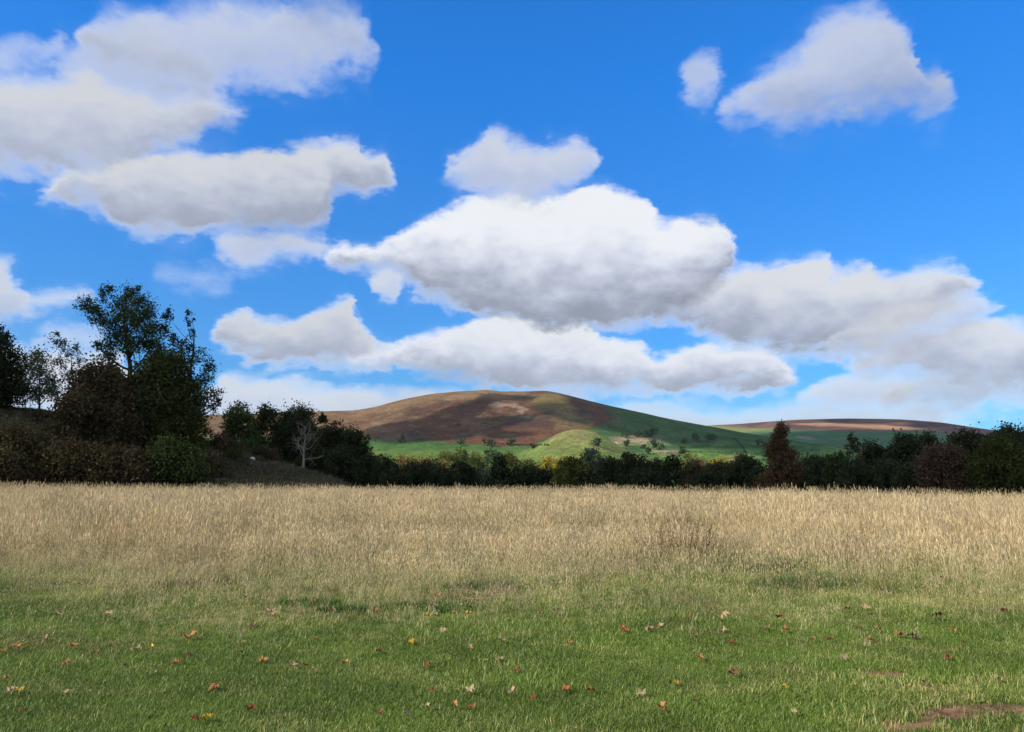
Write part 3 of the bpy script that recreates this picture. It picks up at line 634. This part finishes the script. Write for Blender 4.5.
for i in range(4):
    p = [blade_batch(22, .13, .10, .30, .006, .75, rg), blade_batch(4, .1, .25, .42, .004, .35, rg, kind=1)]
    p += seedheads(p[1][6], .012, .07, rg, 2); V, Fc, A = join(p); mid.append(mesh('meadow_tuft', V, Fc, tm, attrs=A))
X, Y, R = field_pts(210000, 7.5, 46, lambda x, y, r: (ss(7.2, 13, edge(x, y))*.90+.06*ss(6.6, 8.5, y))*np.clip(1.1-r/48, .2, 1), rg)
dry = .16+.42*ss(8, 17, edge(X, Y))+1.7*(fbm(X*.28, Y*.45, 73, 4)-.5)
scl = (.38+.62*ss(9.5, 16, edge(X, Y)))*rg.uniform(.7, 1.25, len(X))
scatter('meadow_grass', mid, np.stack([X, Y, gz(X, Y)], -1), rg.uniform(0, 6.28, len(X)), scl, dry, rg.integers(0, 4, len(X)), dict(kind='stuff', label='knee-high green and straw coloured grass between lawn and tall grass'))
print('mid', len(X))
tall = []
for i in range(6):
    nst = 13; p = [blade_batch(nst, .24, .40, 1.08, .0050, .18+.3*rg.uniform(), rg, kind=1, seg=3), blade_batch(22, .22, .20, .58, .0065, .6, rg)]
    p += seedheads(p[0][6], .014, .13, rg, 3); V, Fc, A = join(p); tall.append(mesh('tall_tuft', V, Fc, tm, attrs=A))
X, Y, R = field_pts(150000, 8.2, 66, lambda x, y, r: ss(8.8, 19, edge(x, y))*np.clip(1.0-r/75, .1, 1)*np.clip(.9*20/np.maximum(r, 20)+.25, 0, 1)*.85*(.22+.78*ss(.36, .60, fbm(x*.22, y*.4, 81))), rg)
gp = fbm(X*.09, Y*.16, 80, 4)
dry = .26+.44*ss(12, 30, R)+1.5*(fbm(X*.22, Y*.5, 86, 4)-.5)*(1-.6*ss(30, 55, R))-.9*ss(.50, .60, gp)*(1-ss(30, 48, R))*.8
scl = (.42+.50*ss(9, 20, R))*(rg.uniform(.78, 1.15, len(X))+.35*(rg.uniform(0, 1, len(X)) > .985))*(1-.25*ss(.5, .66, gp))*(.68+.62*fbm(X*.12, Y*.3, 83))
scatter('tall_grass', tall, np.stack([X, Y, gz(X, Y)], -1), rg.uniform(0, 6.28, len(X)), scl, dry, rg.integers(0, 6, len(X)), dict(kind='stuff', label='tall dry straw coloured seeding grass across the field'))
print('tall', len(X))
# rough bracken on the bank
bm_ = grass_mat('bracken', (.05, .06, .02), (.09, .09, .035), (.10, .075, .04), (.17, .13, .075), (.1, .06, .04), .3)
brk = []
for i in range(3):
    V, Fc, A = join([blade_batch(46, .55, .25, .8, .07, 1.1, rg)]); brk.append(mesh('bracken_tuft', V, Fc, bm_, attrs=A))
n = 26000; r = np.sqrt(rg.uniform(66**2, 108**2, n)); a = np.radians(rg.uniform(-45, float(_baz[-1]), n)); X = r*np.sin(a); Y = r*np.cos(a); k = (bank_h(X, Y) > .05) & (rg.uniform(0, 1, n) < .25+.75*ss(.42, .52, fbm(X*.25, Y*.25, 33))); X, Y = X[k], Y[k]
scatter('bracken', brk, np.stack([X, Y, gz(X, Y)], -1), rg.uniform(0, 6.28, len(X)), rg.uniform(.35, 1.0, len(X))*(.6+.9*fbm(X*.3, Y*.3, 35)), rg.uniform(.0, .85, len(X)), rg.integers(0, 3, len(X)), dict(kind='stuff', label='rough brown bracken covering the bank'))

# ------------------------------------------------------------------ weeds in the field
def weed(name, lb, cat, px, py, H, w, n, mat, seedmat, seed, leafn=40, group=None):
    rg = np.random.default_rng(seed); x, y = ground_hit(px, py); root = obj(name, None, loc=(x, y, float(gz(x, y))), label=lb, category=cat, group=group); T = Tubes(); tips = []
    for k in range(n):
        a = rg.uniform(0, 6.28); q = w*math.sqrt(rg.uniform()); s = np.array([q*math.cos(a)*.6, q*math.sin(a)*.6, 0]); e = np.array([q*math.cos(a)*1.3, q*math.sin(a)*1.3, H*rg.uniform(.65, 1.1)])
        T.add([s, (s+e)/2+rg.normal(size=3)*.02, e], [.004, .003, .0015], 4); tips.append((s, e))
    obj('stem', T.mesh('stem', LM(seedmat)), root)
    C = np.concatenate([s+(e-s)*rg.uniform(.45, 1.02, 34)[:, None]+rg.normal(size=(34, 3))*.022 for s, e in tips]); V, Fc, rd = leaves(C, .013, rg); obj('seed_head', mesh('seed_head', V, Fc, LM(seedmat), attrs={'rnd': rd}), root, kind='stuff')
    a = rg.uniform(0, 6.28, leafn); q = w*np.sqrt(rg.uniform(0, 1, leafn)); C = np.stack([q*np.cos(a), q*np.sin(a), rg.uniform(.03, .45*H, leafn)], -1); V, Fc, rd = leaves(C, .024, rg, stretch=5.0); obj('foliage', mesh('foliage', V, Fc, LM(mat), attrs={'rnd': rd}), root, kind='stuff')
PAL['dock'] = ((.13, .075, .05), (.22, .13, .09)); PAL['dockleaf'] = ((.12, .11, .05), (.2, .17, .09)); PAL['weed'] = ((.05, .10, .025), (.09, .16, .04)); PAL['thistle'] = ((.12, .15, .055), (.20, .22, .10))
W = [('dock_plant', 'darkest clump of brown seeding dock standing in the tall grass right of centre', 'weed', 681, 566, .8, .6, 30, 'thistle', 'dock', 1, 40),
     ('dock_plant', 'brown seeding dock at the left side of the darkest dock clump', 'weed', 658, 562, .7, .55, 16, 'thistle', 'dock', 2, 30),
     ('dock_plant', 'brown seeding dock at the right side of the darkest dock clump', 'weed', 700, 564, .7, .55, 16, 'thistle', 'dock', 3, 30),
         ('thistle_plant', 'dull brownish weed patch at the left where lawn meets tall grass, right one', 'weed', 205, 588, .3, .35, 6, 'dockleaf', 'dock', 4, 50),
     ('thistle_plant', 'grey-green thistle patch in the grass at right, left plant', 'weed', 735, 572, .55, .4, 9, 'thistle', 'thistle', 5, 160),
     ('thistle_plant', 'grey-green thistle patch in the grass at right, middle plant', 'weed', 765, 570, .55, .4, 9, 'thistle', 'thistle', 6, 160),
     ('thistle_plant', 'grey-green thistle lowest and furthest right of the patch', 'weed', 808, 588, .45, .4, 9, 'thistle', 'thistle', 7, 170),
     ('thistle_plant', 'dull brownish weed patch at the left where lawn meets tall grass, left one', 'weed', 150, 590, .25, .3, 6, 'dockleaf', 'dock', 8, 120),
     ('nettle_plant', 'dark green leafy weed left of the dry twigs at the lawn edge', 'weed', 452, 612, .22, .22, 4, 'weed', 'weed', 9, 190),  # these are clumps of taller dark green grass
     ('nettle_plant', 'dark green leafy weed above the dry twigs at the lawn edge', 'weed', 478, 592, .3, .25, 5, 'weed', 'weed', 10, 200),
     ('nettle_plant', 'low dark green weed further left from the dry twigs', 'weed', 424, 608, .16, .22, 3, 'weed', 'weed', 11, 150),
     ('nettle_plant', 'dark green weed at the lawn edge left of centre', 'weed', 311, 606, .2, .22, 3, 'weed', 'weed', 12, 150),
     ('nettle_plant', 'dark green weed at the left part of the lawn edge below the dry patch', 'weed', 345, 612, .16, .18, 3, 'weed', 'weed', 13, 110)]
def tussock(name, lb, px, py, H, w, n, mat, seed):
    rg = np.random.default_rng(seed); x, y = ground_hit(px, py); V, Fc, A = join([blade_batch(n, w, H*.4, H, .010, .8, rg)])
    V = V*np.array([1.5, .9, 1]); V[:, 2] += gz(x+V[:, 0], y+V[:, 1])-float(gz(x, y))
    obj(name, mesh(name, V, Fc, LM(mat), attrs={'rnd': A['rnd']}), loc=(x, y, float(gz(x, y))), label=lb, category='weed')
for k, w in enumerate(W):
    if w[0] == 'dock_plant': weed(*w)
    else: tussock(w[0], w[1], w[3], w[4], w[5]*.62, w[6]*1.25, 420, w[8], w[10])
def twigs():
    rg = np.random.default_rng(8); m = bark_mat('dry_twig', (.22, .16, .09)); 
    for i, (px, py, lb, L) in enumerate([(488, 599, 'long pale dry twig lying at the lawn edge among leaves', .7), (468, 604, 'short forked dry twig left of the long pale one', .45)]):
        x, y = ground_hit(px, py); T = Tubes(); 
        for k in range(5):
            a = rg.uniform(-.5, .5)+(math.pi if k % 2 else 0); l = L*rg.uniform(.5, 1); s = np.array([rg.uniform(-.1, .1), rg.uniform(-.1, .1), .07]); d = np.array([math.cos(a)*l, math.sin(a)*l, rg.uniform(.0, .16)]); T.add([s, s+d*.5+rg.normal(size=3)*.03, s+d], [.007, .005, .003], 5)
        obj('twig', T.mesh('twig', m), loc=(x, y, float(gz(x, y))), label=lb, category='twig')
twigs()

# ------------------------------------------------------------------ fallen leaves
LEAFC = dict(tan=(.50, .33, .19), orange=(.46, .22, .09), red=(.36, .11, .055), brown=(.28, .14, .075), yellow=(.58, .40, .06), pale=(.40, .31, .18))
def leafm(k):
    m, t = newmat('fallen_leaf_'+k); c = LEAFC[k]; tc = t.n('ShaderNodeTexCoord').outputs['Object']; nz = t.noise(tc, 22, 4, .6)
    rnd = t.n('ShaderNodeObjectInfo').outputs['Random']; col = t.mix(t.mr(nz, .35, .7), tuple(v*1.15 for v in c), tuple(v*.5 for v in c)); v = t.n('ShaderNodeVectorMath', operation='SCALE'); t.L.new(col, v.inputs[0]); t.L.new(t.mr(rnd, 0, 1, .75, 1.25, False), v.inputs['Scale'])
    out(t, foliage(t, v.outputs[0], .2)); return m
LMt = {k: leafm(k) for k in LEAFC}
def leaf_mesh(seed, curl):
    rg = np.random.default_rng(seed); lob = [(-2.35, .42), (-1.95, .28), (-1.25, .85), (-.72, .42), (0, 1.05), (.72, .42), (1.25, .85), (1.95, .28), (2.35, .42)]   # five-lobed palmate outline (angle from tip, radius)
    ring = []
    for i in range(len(lob)-1):
        (a0, r0), (a1, r1) = lob[i], lob[i+1]
        ring += [(a0, r0), (a0+(a1-a0)*.33, r0*.62+r1*.38-.06*rg.uniform()), (a0+(a1-a0)*.6, (r0+r1)/2*.9+.08*rg.uniform())]
    ring.append(lob[-1]); V = [(0, 0, 0)]
    for f in (.5, 1.0):
        for a, r in ring:
            r = r*f*rg.uniform(.93, 1.07); x = math.sin(a)*r; y = math.cos(a)*r; V.append((x, y, curl*(x*x*.7+y*y*.35)+.22*rg.normal()*f+.05*abs(x)))
    n = len(ring); Fq = [(1+i, 1+n+i, 2+n+i, 2+i) for i in range(n-1)]; Ft = [(0, 1+i, 2+i) for i in range(n-1)]
    V = np.array(V); m = len(V); st = np.array([(-.025, -.1, .0), (.025, -.1, .0), (.02, -.95, .12), (-.02, -.95, .12)])
    V = np.concatenate([V, st]); Fq.append((m, m+1, m+2, m+3)); return V, [np.array(Fq), np.array(Ft)]
# px, py, colour key, size in cm (half span)
LF = '''59,624,t,9 107,622,t,9 46,644,t,8 70,652,o,7 16,653,o,6 3,656,y,6 95,659,o,5 111,652,b,5 136,654,t,7 150,653,y,5 64,670,b,8 4,685,t,6 17,697,y,6 8,701,p,5 22,719,b,5 64,701,t,4 188,643,o,11 177,668,o,8 191,660,b,5 172,636,o,4
215,693,o,7 252,718,r,8 208,727,y,6 194,729,r,5 261,667,o,7 240,658,b,6 292,673,t,6 307,671,b,4 314,677,t,5 229,642,b,5 270,623,t,11 254,631,t,8 313,643,r,5 317,606,p,5 314,611,r,5 245,606,p,6 299,624,b,6 333,620,r,5 79,592,o,8 68,589,y,6
243,647,y,4 127,672,p,5 154,678,p,4 437,604,o,9 433,615,t,8 429,626,y,8 438,627,p,6 441,635,t,7 454,622,o,6 469,622,y,7 485,587,o,6 410,648,y,7 381,656,b,7 343,670,o,6 376,620,r,6 469,654,t,5 426,671,r,5 485,668,y,5 499,666,p,6
517,677,r,5 503,647,t,7 542,622,t,9 556,620,t,9 569,649,o,7 617,613,p,6 621,633,r,9 627,637,r,8 648,636,t,7 660,631,t,7 564,697,r,6 593,699,r,6 642,701,p,6 664,716,o,7 469,700,p,7 512,700,t,7 531,707,r,5 453,714,o,6 472,715,o,5 426,715,t,4
408,723,p,6 381,722,b,5 676,689,y,5 431,697,r,4 941,585,r,8 882,593,t,9 931,587,p,7 864,617,t,11 846,617,t,10 714,624,t,9 723,623,t,10 725,635,t,8 782,627,b,9 768,633,t,7 787,636,r,7 691,626,b,6 696,642,b,5 734,648,r,7 700,665,o,7
832,645,b,8 861,633,o,7 879,635,o,6 873,646,r,8 898,640,o,9 914,641,t,9 938,624,b,10 954,636,o,6 1006,619,r,8 843,663,p,7 948,663,r,7 966,649,b,5 786,697,y,5 735,681,b,9 927,688,p,6 1000,687,p,6 796,720,p,5 814,645,b,4 696,708,b,4'''
KEY = dict(t='tan', o='orange', r='red', b='brown', y='yellow', p='pale')
leafs = []
for tok in LF.split(): a = tok.split(','); leafs.append((float(a[0]), float(a[1]), KEY[a[2]], float(a[3])))
def zone(px, py):
    row = 'at the lawn front' if py > 690 else 'on the middle lawn' if py > 655 else 'on the upper lawn' if py > 628 else 'beside the tall grass'
    c = ['far left', 'left', 'left of centre', 'right of centre', 'right', 'far right'][min(5, int(px/1024*6))]; return row+', '+c
from collections import defaultdict
grp = defaultdict(list)
for l in leafs: grp[(l[2], zone(l[0], l[1]))].append(l)
ORD = {2: ['left one of two', 'right one of two'], 3: ['leftmost of three', 'middle one of three', 'rightmost of three'], 4: ['leftmost of four', 'second from left of four', 'third from left of four', 'rightmost of four']}
shapes = {(k, v): None for k in LEAFC for v in range(4)}
rg = np.random.default_rng(99)
for (k, z), ls in grp.items():
    ls.sort()
    for i, (px, py, key, s) in enumerate(ls):
        v = int(rg.integers(0, 4)); 
        if shapes[(key, v)] is None:
            V, Fc = leaf_mesh(v+1, [.5, .9, -.6, .25][v]); shapes[(key, v)] = mesh('fallen_leaf', V, Fc, LMt[key], smooth=True)
        x, y = ground_hit(px, py); o = obj('fallen_leaf', shapes[(key, v)], loc=(x, y, float(gz(x, y))+.040+.025*rg.uniform()+(.05 if py < 628 else 0)))
        sc = s*.0082*rg.uniform(.85, 1.1); o.scale = (sc, sc, sc); o.rotation_euler = (rg.uniform(-.2, .55), rg.uniform(-.35, .35), rg.uniform(-2.2, 2.2)) if v != 2 else (rg.uniform(-.2, .6), rg.uniform(-.4, .4), rg.uniform(0, 6.28))
        o['label'] = '%s maple leaf %s%s' % (dict(tan='tan brown', orange='orange brown', red='rust red', brown='dark brown', yellow='yellow', pale='pale cream')[key], z, '' if len(ls) == 1 else ', '+(ORD[len(ls)][i] if len(ls) in ORD else 'number %d from left' % (i+1)))
        o['category'] = 'leaf'; o['group'] = 'fallen maple leaves on the lawn'

hz = bpy.data.materials.new('haze_air'); hz.use_nodes = True; hz.node_tree.nodes.clear(); t = NT(hz.node_tree); pv = t.n('ShaderNodeVolumePrincipled'); pv.inputs['Color'].default_value = (.93, .95, 1, 1); pv.inputs['Density'].default_value = 1.6e-5; pv.inputs['Anisotropy'].default_value = .1
o_ = t.n('ShaderNodeOutputMaterial'); t.L.new(pv.outputs[0], o_.inputs['Volume'])
a, b, c0, c1 = 9200, 9200, -60, 520
obj('haze', mesh('haze', [(x*a, y*b, z) for z in (c0, c1) for y in (-1, 1) for x in (-1, 1)], np.array([(0, 2, 3, 1), (4, 5, 7, 6), (0, 1, 5, 4), (2, 6, 7, 3), (0, 4, 6, 2), (1, 3, 7, 5)]), hz), kind='stuff')

# ------------------------------------------------------------------ sky and clouds
wd = bpy.data.worlds.new('World'); S.world = wd; wd.use_nodes = True; wd.node_tree.nodes.clear(); t = NT(wd.node_tree)
sky = t.n('ShaderNodeTexSky', sky_type='NISHITA'); sky.sun_disc = False; sky.sun_elevation = SUN_EL; sky.sun_rotation = SUN_AZ; sky.altitude = 100; sky.air_density = 1.0; sky.dust_density = .2; sky.ozone_density = 3.0
gam = t.n('ShaderNodeGamma'); gam.inputs[1].default_value = SKYG = .85; t.L.new(sky.outputs[0], gam.inputs[0])
tint = 'LATER'
bg = t.n('ShaderNodeBackground'); bg.inputs[1].default_value = .12
vec = t.n('ShaderNodeTexCoord').outputs['Generated']; nv = t.n('ShaderNodeVectorMath', operation='NORMALIZE'); t.L.new(vec, nv.inputs[0]); vec = nv.outputs[0]
sp = t.n('ShaderNodeSeparateXYZ'); t.L.new(vec, sp.inputs[0])
az = t.m('DEGREES', t.m('ARCTAN2', sp.outputs[0], sp.outputs[1])); el = t.m('DEGREES', t.m('ARCSINE', sp.outputs[2]))
tint = t.mix(t.mr(el, 0, 30, 0, 1, False), (.33, .71, 1.04), (.150, .94, 1.88)); t.L.new(t.mix(1., gam.outputs[0], tint, 'MULTIPLY'), bg.inputs[0])
cv = t.n('ShaderNodeCombineXYZ'); t.L.new(t.m('MULTIPLY', az, 1.), cv.inputs[0]); t.L.new(t.m('MULTIPLY', el, 1.7), cv.inputs[1])
def wn(scale, det, ro, off):
    a = t.n('ShaderNodeVectorMath', operation='ADD'); t.L.new(cv.outputs[0], a.inputs[0]); a.inputs[1].default_value = (off, off*1.7, off*.3)
    x = t.n('ShaderNodeTexNoise'); t.L.new(a.outputs[0], x.inputs['Vector']); x.inputs['Scale'].default_value = scale; x.inputs['Detail'].default_value = det; x.inputs['Roughness'].default_value = ro; return x.outputs['Fac']
nh1 = t.m('SUBTRACT', wn(1.6, 5, .6, 210), .5); nh2 = t.m('SUBTRACT', wn(1.6, 5, .6, 250), .5)
n1 = t.m('SUBTRACT', wn(.28, 6, .55, 3), .5); n2 = t.m('SUBTRACT', wn(.28, 6, .55, 40), .5); nf = t.m('SUBTRACT', wn(.8, 5, .5, 80), .5); ns = t.m('SUBTRACT', wn(.33, 5, .5, 120), .5)
azw = t.m('ADD', t.m('ADD', az, t.m('MULTIPLY', nh1, .75)), t.m('MULTIPLY', n1, 3.4)); elw = t.m('ADD', t.m('ADD', el, t.m('MULTIPLY', n2, 2.6)), t.m('ADD', t.m('MULTIPLY', nf, 1.0), t.m('MULTIPLY', nh2, .4)))
CL = [ # top outline, bottom outline, softness deg, opacity, top grey, base grey
 ([(540, 412), (600, 405), (660, 402), (720, 408), (780, 404), (830, 398), (900, 398), (950, 403), (975, 414)], [(540, 414), (600, 440), (900, 445), (975, 416)], 1.6, .75, .62, .50),
 ([(200, 392), (220, 378), (245, 374), (285, 379), (330, 384), (400, 388), (440, 391), (480, 396)], [(200, 400), (230, 430), (400, 430), (480, 400)], 1.2, .85, .72, .58),
 ([(-60, 345), (0, 343), (20, 340), (45, 346), (75, 352), (110, 352), (150, 385)], [(-60, 400), (60, 410), (150, 390)], 1.0, .9, .74, .62),
 ([(-80, 262), (0, 261), (14, 264), (24, 280), (32, 295), (60, 294), (92, 289)], [(-80, 318), (0, 318), (20, 311), (50, 303), (92, 292)], 1.2, .85, .66, .55),
 ([(35, 334), (70, 322), (100, 325), (115, 334)], [(35, 338), (75, 342), (115, 337)], 1.2, .6, .62, .55),
 ([(150, 270), (175, 265), (205, 268), (235, 278)], [(150, 272), (180, 277), (210, 281), (235, 280)], 1.3, .28, .6, .55),
 ([(215, 322), (225, 316), (243, 311), (258, 318), (280, 319), (305, 314), (330, 307), (347, 300), (357, 318), (372, 334), (400, 346), (440, 352)], [(215, 326), (232, 346), (262, 360), (300, 364), (340, 363), (400, 361), (440, 356)], .9, .95, .68, .40),
 ([(790, 398), (815, 378), (850, 370), (885, 372), (915, 384)], [(790, 402), (850, 402), (915, 394)], 1.1, .85, .74, .58),
 ([(880, 388), (920, 372), (960, 366), (1000, 368), (1080, 372)], [(880, 394), (930, 404), (1000, 403), (1080, 396)], 1.2, .8, .62, .42),
 ([(845, 362), (875, 345), (905, 334), (940, 326), (975, 319), (1005, 318), (1040, 322), (1100, 340)], [(845, 366), (900, 372), (950, 376), (1000, 386), (1040, 384), (1100, 360)], 1.0, .93, .76, .40),
 ([(650, 300), (700, 276), (740, 267), (790, 261), (822, 257), (835, 268), (860, 264), (885, 270), (905, 267), (935, 263), (962, 270), (978, 282)], [(650, 305), (700, 325), (740, 342), (800, 352), (850, 349), (885, 336), (935, 312), (978, 288)], 1.0, .96, .76, .36),
 ([(820, 345), (860, 318), (905, 300), (945, 292), (985, 296), (1000, 306)], [(820, 349), (870, 358), (920, 345), (970, 325), (1000, 310)], 1.1, .75, .72, .48),
 ([(345, 360), (385, 348), (420, 335), (455, 327), (480, 319), (512, 316), (550, 319), (590, 327), (612, 340), (640, 345), (662, 357), (685, 350), (712, 342), (745, 344), (772, 354), (800, 371)], [(345, 363), (400, 363), (450, 373), (500, 386), (560, 391), (620, 389), (680, 391), (720, 389), (770, 386), (800, 374)], .8, .97, .88, .42),
 ([(365, 276), (378, 269), (392, 269), (405, 278)], [(365, 279), (378, 291), (392, 292), (405, 281)], .8, .85, .72, .6),
 ([(312, 254), (345, 239), (370, 243), (400, 231), (440, 211), (480, 196), (515, 191), (532, 202), (560, 196), (592, 186), (622, 189), (648, 203), (665, 220), (690, 219), (720, 220), (740, 244)], [(312, 257), (350, 264), (385, 266), (430, 294), (480, 311), (540, 323), (600, 326), (660, 316), (700, 300), (740, 250)], .8, .98, .92, .33),
 ([(440, 168), (460, 151), (480, 143), (494, 130), (506, 134), (520, 145), (560, 140), (590, 147), (600, 157)], [(440, 171), (470, 181), (505, 194), (535, 198), (572, 180), (600, 160)], 1.2, .82, .68, .52),
 ([(212, 240), (230, 231), (260, 229), (292, 228), (312, 232), (330, 243)], [(212, 243), (235, 260), (270, 258), (300, 250), (330, 246)], 1.1, .8, .66, .58),
 ([(-60, 60), (0, 50), (25, 40), (45, 41), (62, 28), (75, 40)], [(-60, 70), (0, 72), (25, 66), (45, 55), (75, 44)], 1.6, .5, .6, .55),
 ([(50, 68), (90, 28), (150, 30), (200, 60), (235, 80)], [(50, 78), (90, 105), (150, 105), (235, 86)], 2.0, .55, .58, .52),
 ([(80, 30), (100, 18), (150, 9), (200, 4), (250, 2), (300, 3), (350, 10), (368, 20), (378, 46)], [(80, 40), (120, 60), (160, 80), (200, 88), (240, 70), (300, 73), (335, 57), (362, 54), (378, 50)], 1.9, .70, .62, .44),
 ([(-120, 85), (0, 78), (30, 76), (60, 74), (92, 72), (112, 84), (140, 94), (170, 98), (200, 97), (222, 103), (246, 109)], [(-120, 160), (0, 166), (40, 169), (80, 170), (120, 165), (155, 145), (190, 135), (210, 122), (246, 111)], 1.2, .92, .68, .42),
 ([(38, 190), (60, 178), (100, 161), (150, 151), (200, 152), (250, 150), (292, 148), (320, 140), (355, 136), (362, 148), (386, 155), (400, 173)], [(38, 193), (90, 201), (130, 226), (180, 233), (220, 226), (270, 219), (322, 218), (336, 192), (372, 187), (400, 177)], .9, .95, .70, .38),
 ([(722, 100), (742, 86), (762, 73), (778, 58), (802, 43), (820, 24), (840, 13), (862, 9), (882, 12), (902, 30), (917, 50), (924, 69), (946, 74), (955, 92)], [(722, 103), (752, 107), (790, 117), (812, 112), (850, 104), (892, 99), (922, 99), (942, 103), (955, 95)], 1.6, .74, .60, .44),
 ([(682, 76), (694, 62), (708, 54), (718, 56), (726, 66)], [(682, 79), (700, 91), (714, 86), (726, 70)], 1.4, .6, .55, .47),
]
def curve(x, pts, a0, a1):
    c = t.n('ShaderNodeFloatCurve'); t.L.new(x, c.inputs['Value']); mp = c.mapping; mp.use_clip = False; cu = mp.curves[0]
    P = [((a-a0)/(a1-a0), e/40) for a, e in pts]; cu.points[0].location = P[0]; cu.points[1].location = P[-1]
    for p in P[1:-1]: cu.points.new(*p)
    for p in cu.points: p.handle_type = 'AUTO_CLAMPED'
    mp.update(); return t.m('MULTIPLY', c.outputs[0], 40.)
cov = wn(.055, 6, .55, 300); az_o = t.m('MAXIMUM', t.mr(t.m('ABSOLUTE', az), 46, 62, 0, 1), t.mr(el, 40, 50, 0, 1)); mask = t.m('MULTIPLY', t.mr(cov, .44, .56, 0, .95), az_o); ccol = t.mix(t.mr(cov, .5, .7, 0, 1), (1.15, 1.15, 1.18), (.52, .54, .6))  # broken clouds outside the view, added for neutral fill light
for top, bot, soft, op, gt, gb in CL:
    tp = [tuple(float(v) for v in azel(*p)) for p in top]; bt = [tuple(float(v) for v in azel(*p)) for p in bot]
    a0 = min(tp[0][0], bt[0][0]); a1 = max(tp[-1][0], bt[-1][0]); x = t.mr(azw, a0, a1, 0., 1., False)
    T_ = curve(x, tp, a0, a1); B_ = curve(x, bt, a0, a1)
    du = t.m('SUBTRACT', T_, elw); dd = t.m('SUBTRACT', elw, B_)
    d = t.m('MINIMUM', du, t.m('ADD', t.m('MULTIPLY', dd, .62), .30*soft)); d = t.m('ADD', d, t.m('MULTIPLY', nf, .5*soft))
    inx = t.m('MULTIPLY', t.mr(azw, a0-.1, a0+.8, 0, 1), t.mr(azw, a1-.8, a1+.1, 1, 0))
    wv = t.mr(ns, -.18, .18, .45*soft, 1.5*soft, False); mk = t.m('MULTIPLY', t.m('MULTIPLY', t.mr(d, t.m('MULTIPLY', wv, -.45), t.m('MULTIPLY', wv, .85), 0, 1), inx), op)
    halo = t.m('MULTIPLY', t.m('MULTIPLY', t.mr(t.m('ADD', d, t.m('MULTIPLY', n1, 2.2)), -.9*soft, .8*soft, 0, .07), inx), op); mk = t.m('MAXIMUM', mk, halo)
    th = t.m('ADD', t.m('SUBTRACT', T_, B_), .6); hh = t.m('ADD', t.m('DIVIDE', dd, th), t.m('MULTIPLY', ns, .5)); hh = t.m('ADD', t.m('ADD', hh, t.mr(th, .3, 3.2, .55, 0)), t.m('MULTIPLY', nf, .14))
    g = t.mr(hh, -.05, .74, gb*1.0, gt*.98)
    # light and shade put into the colours: white tops, blue-grey bases
    w_ = t.mr(hh, .1, .8, 0, 1)
    base = t.mix(w_, (.86, .945, 1.18), (.965, .99, 1.03)); sc = t.n('ShaderNodeVectorMath', operation='SCALE'); t.L.new(base, sc.inputs[0]); t.L.new(g, sc.inputs['Scale'])
    if mask is None: mask, ccol = mk, sc.outputs[0]
    else:
        ccol = t.mix(mk, ccol, sc.outputs[0]); mask = t.m('SUBTRACT', 1., t.m('MULTIPLY', t.m('SUBTRACT', 1., mask), t.m('SUBTRACT', 1., mk)))
bg2 = t.n('ShaderNodeBackground'); t.L.new(ccol, bg2.inputs[0]); bg2.inputs[1].default_value = .76
ms = t.n('ShaderNodeMixShader'); t.L.new(mask, ms.inputs[0]); t.L.new(bg.outputs[0], ms.inputs[1]); t.L.new(bg2.outputs[0], ms.inputs[2])
wo = t.n('ShaderNodeOutputWorld'); t.L.new(ms.outputs[0], wo.inputs[0])
wd.cycles.sampling_method = 'MANUAL'; wd.cycles.sample_map_resolution = 512

# ------------------------------------------------------------------ sun, camera, render
sl = bpy.data.lights.new('sun', 'SUN'); sl.energy = 4.2; sl.angle = math.radians(.53); sl.color = (1, .93, .83)
so = bpy.data.objects.new('sun', sl); COL.objects.link(so); so.rotation_euler = Vector(-SUN).to_track_quat('-Z', 'Y').to_euler(); so.location = (-60, -60, 80)
cd = bpy.data.cameras.new('camera'); co = bpy.data.objects.new('camera', cd); COL.objects.link(co); S.camera = co
cd.sensor_width = 36; cd.lens = F/IW*36; cd.clip_end = 30000; cd.clip_start = .1; co.location = (0, 0, EYE); co.rotation_euler = (math.pi/2+PITCH, 0, 0)
vs = S.view_settings; vs.view_transform = 'Standard'; vs.look = 'None'; vs.exposure = .4; vs.gamma = 1; vs.use_curve_mapping = False
cy = S.cycles; cy.max_bounces = 6; cy.diffuse_bounces = 3; cy.glossy_bounces = 1; cy.transmission_bounces = 3; cy.transparent_max_bounces = 16; cy.volume_bounces = 1; cy.use_denoising = True
cy.use_adaptive_sampling = True; cy.adaptive_threshold = .01
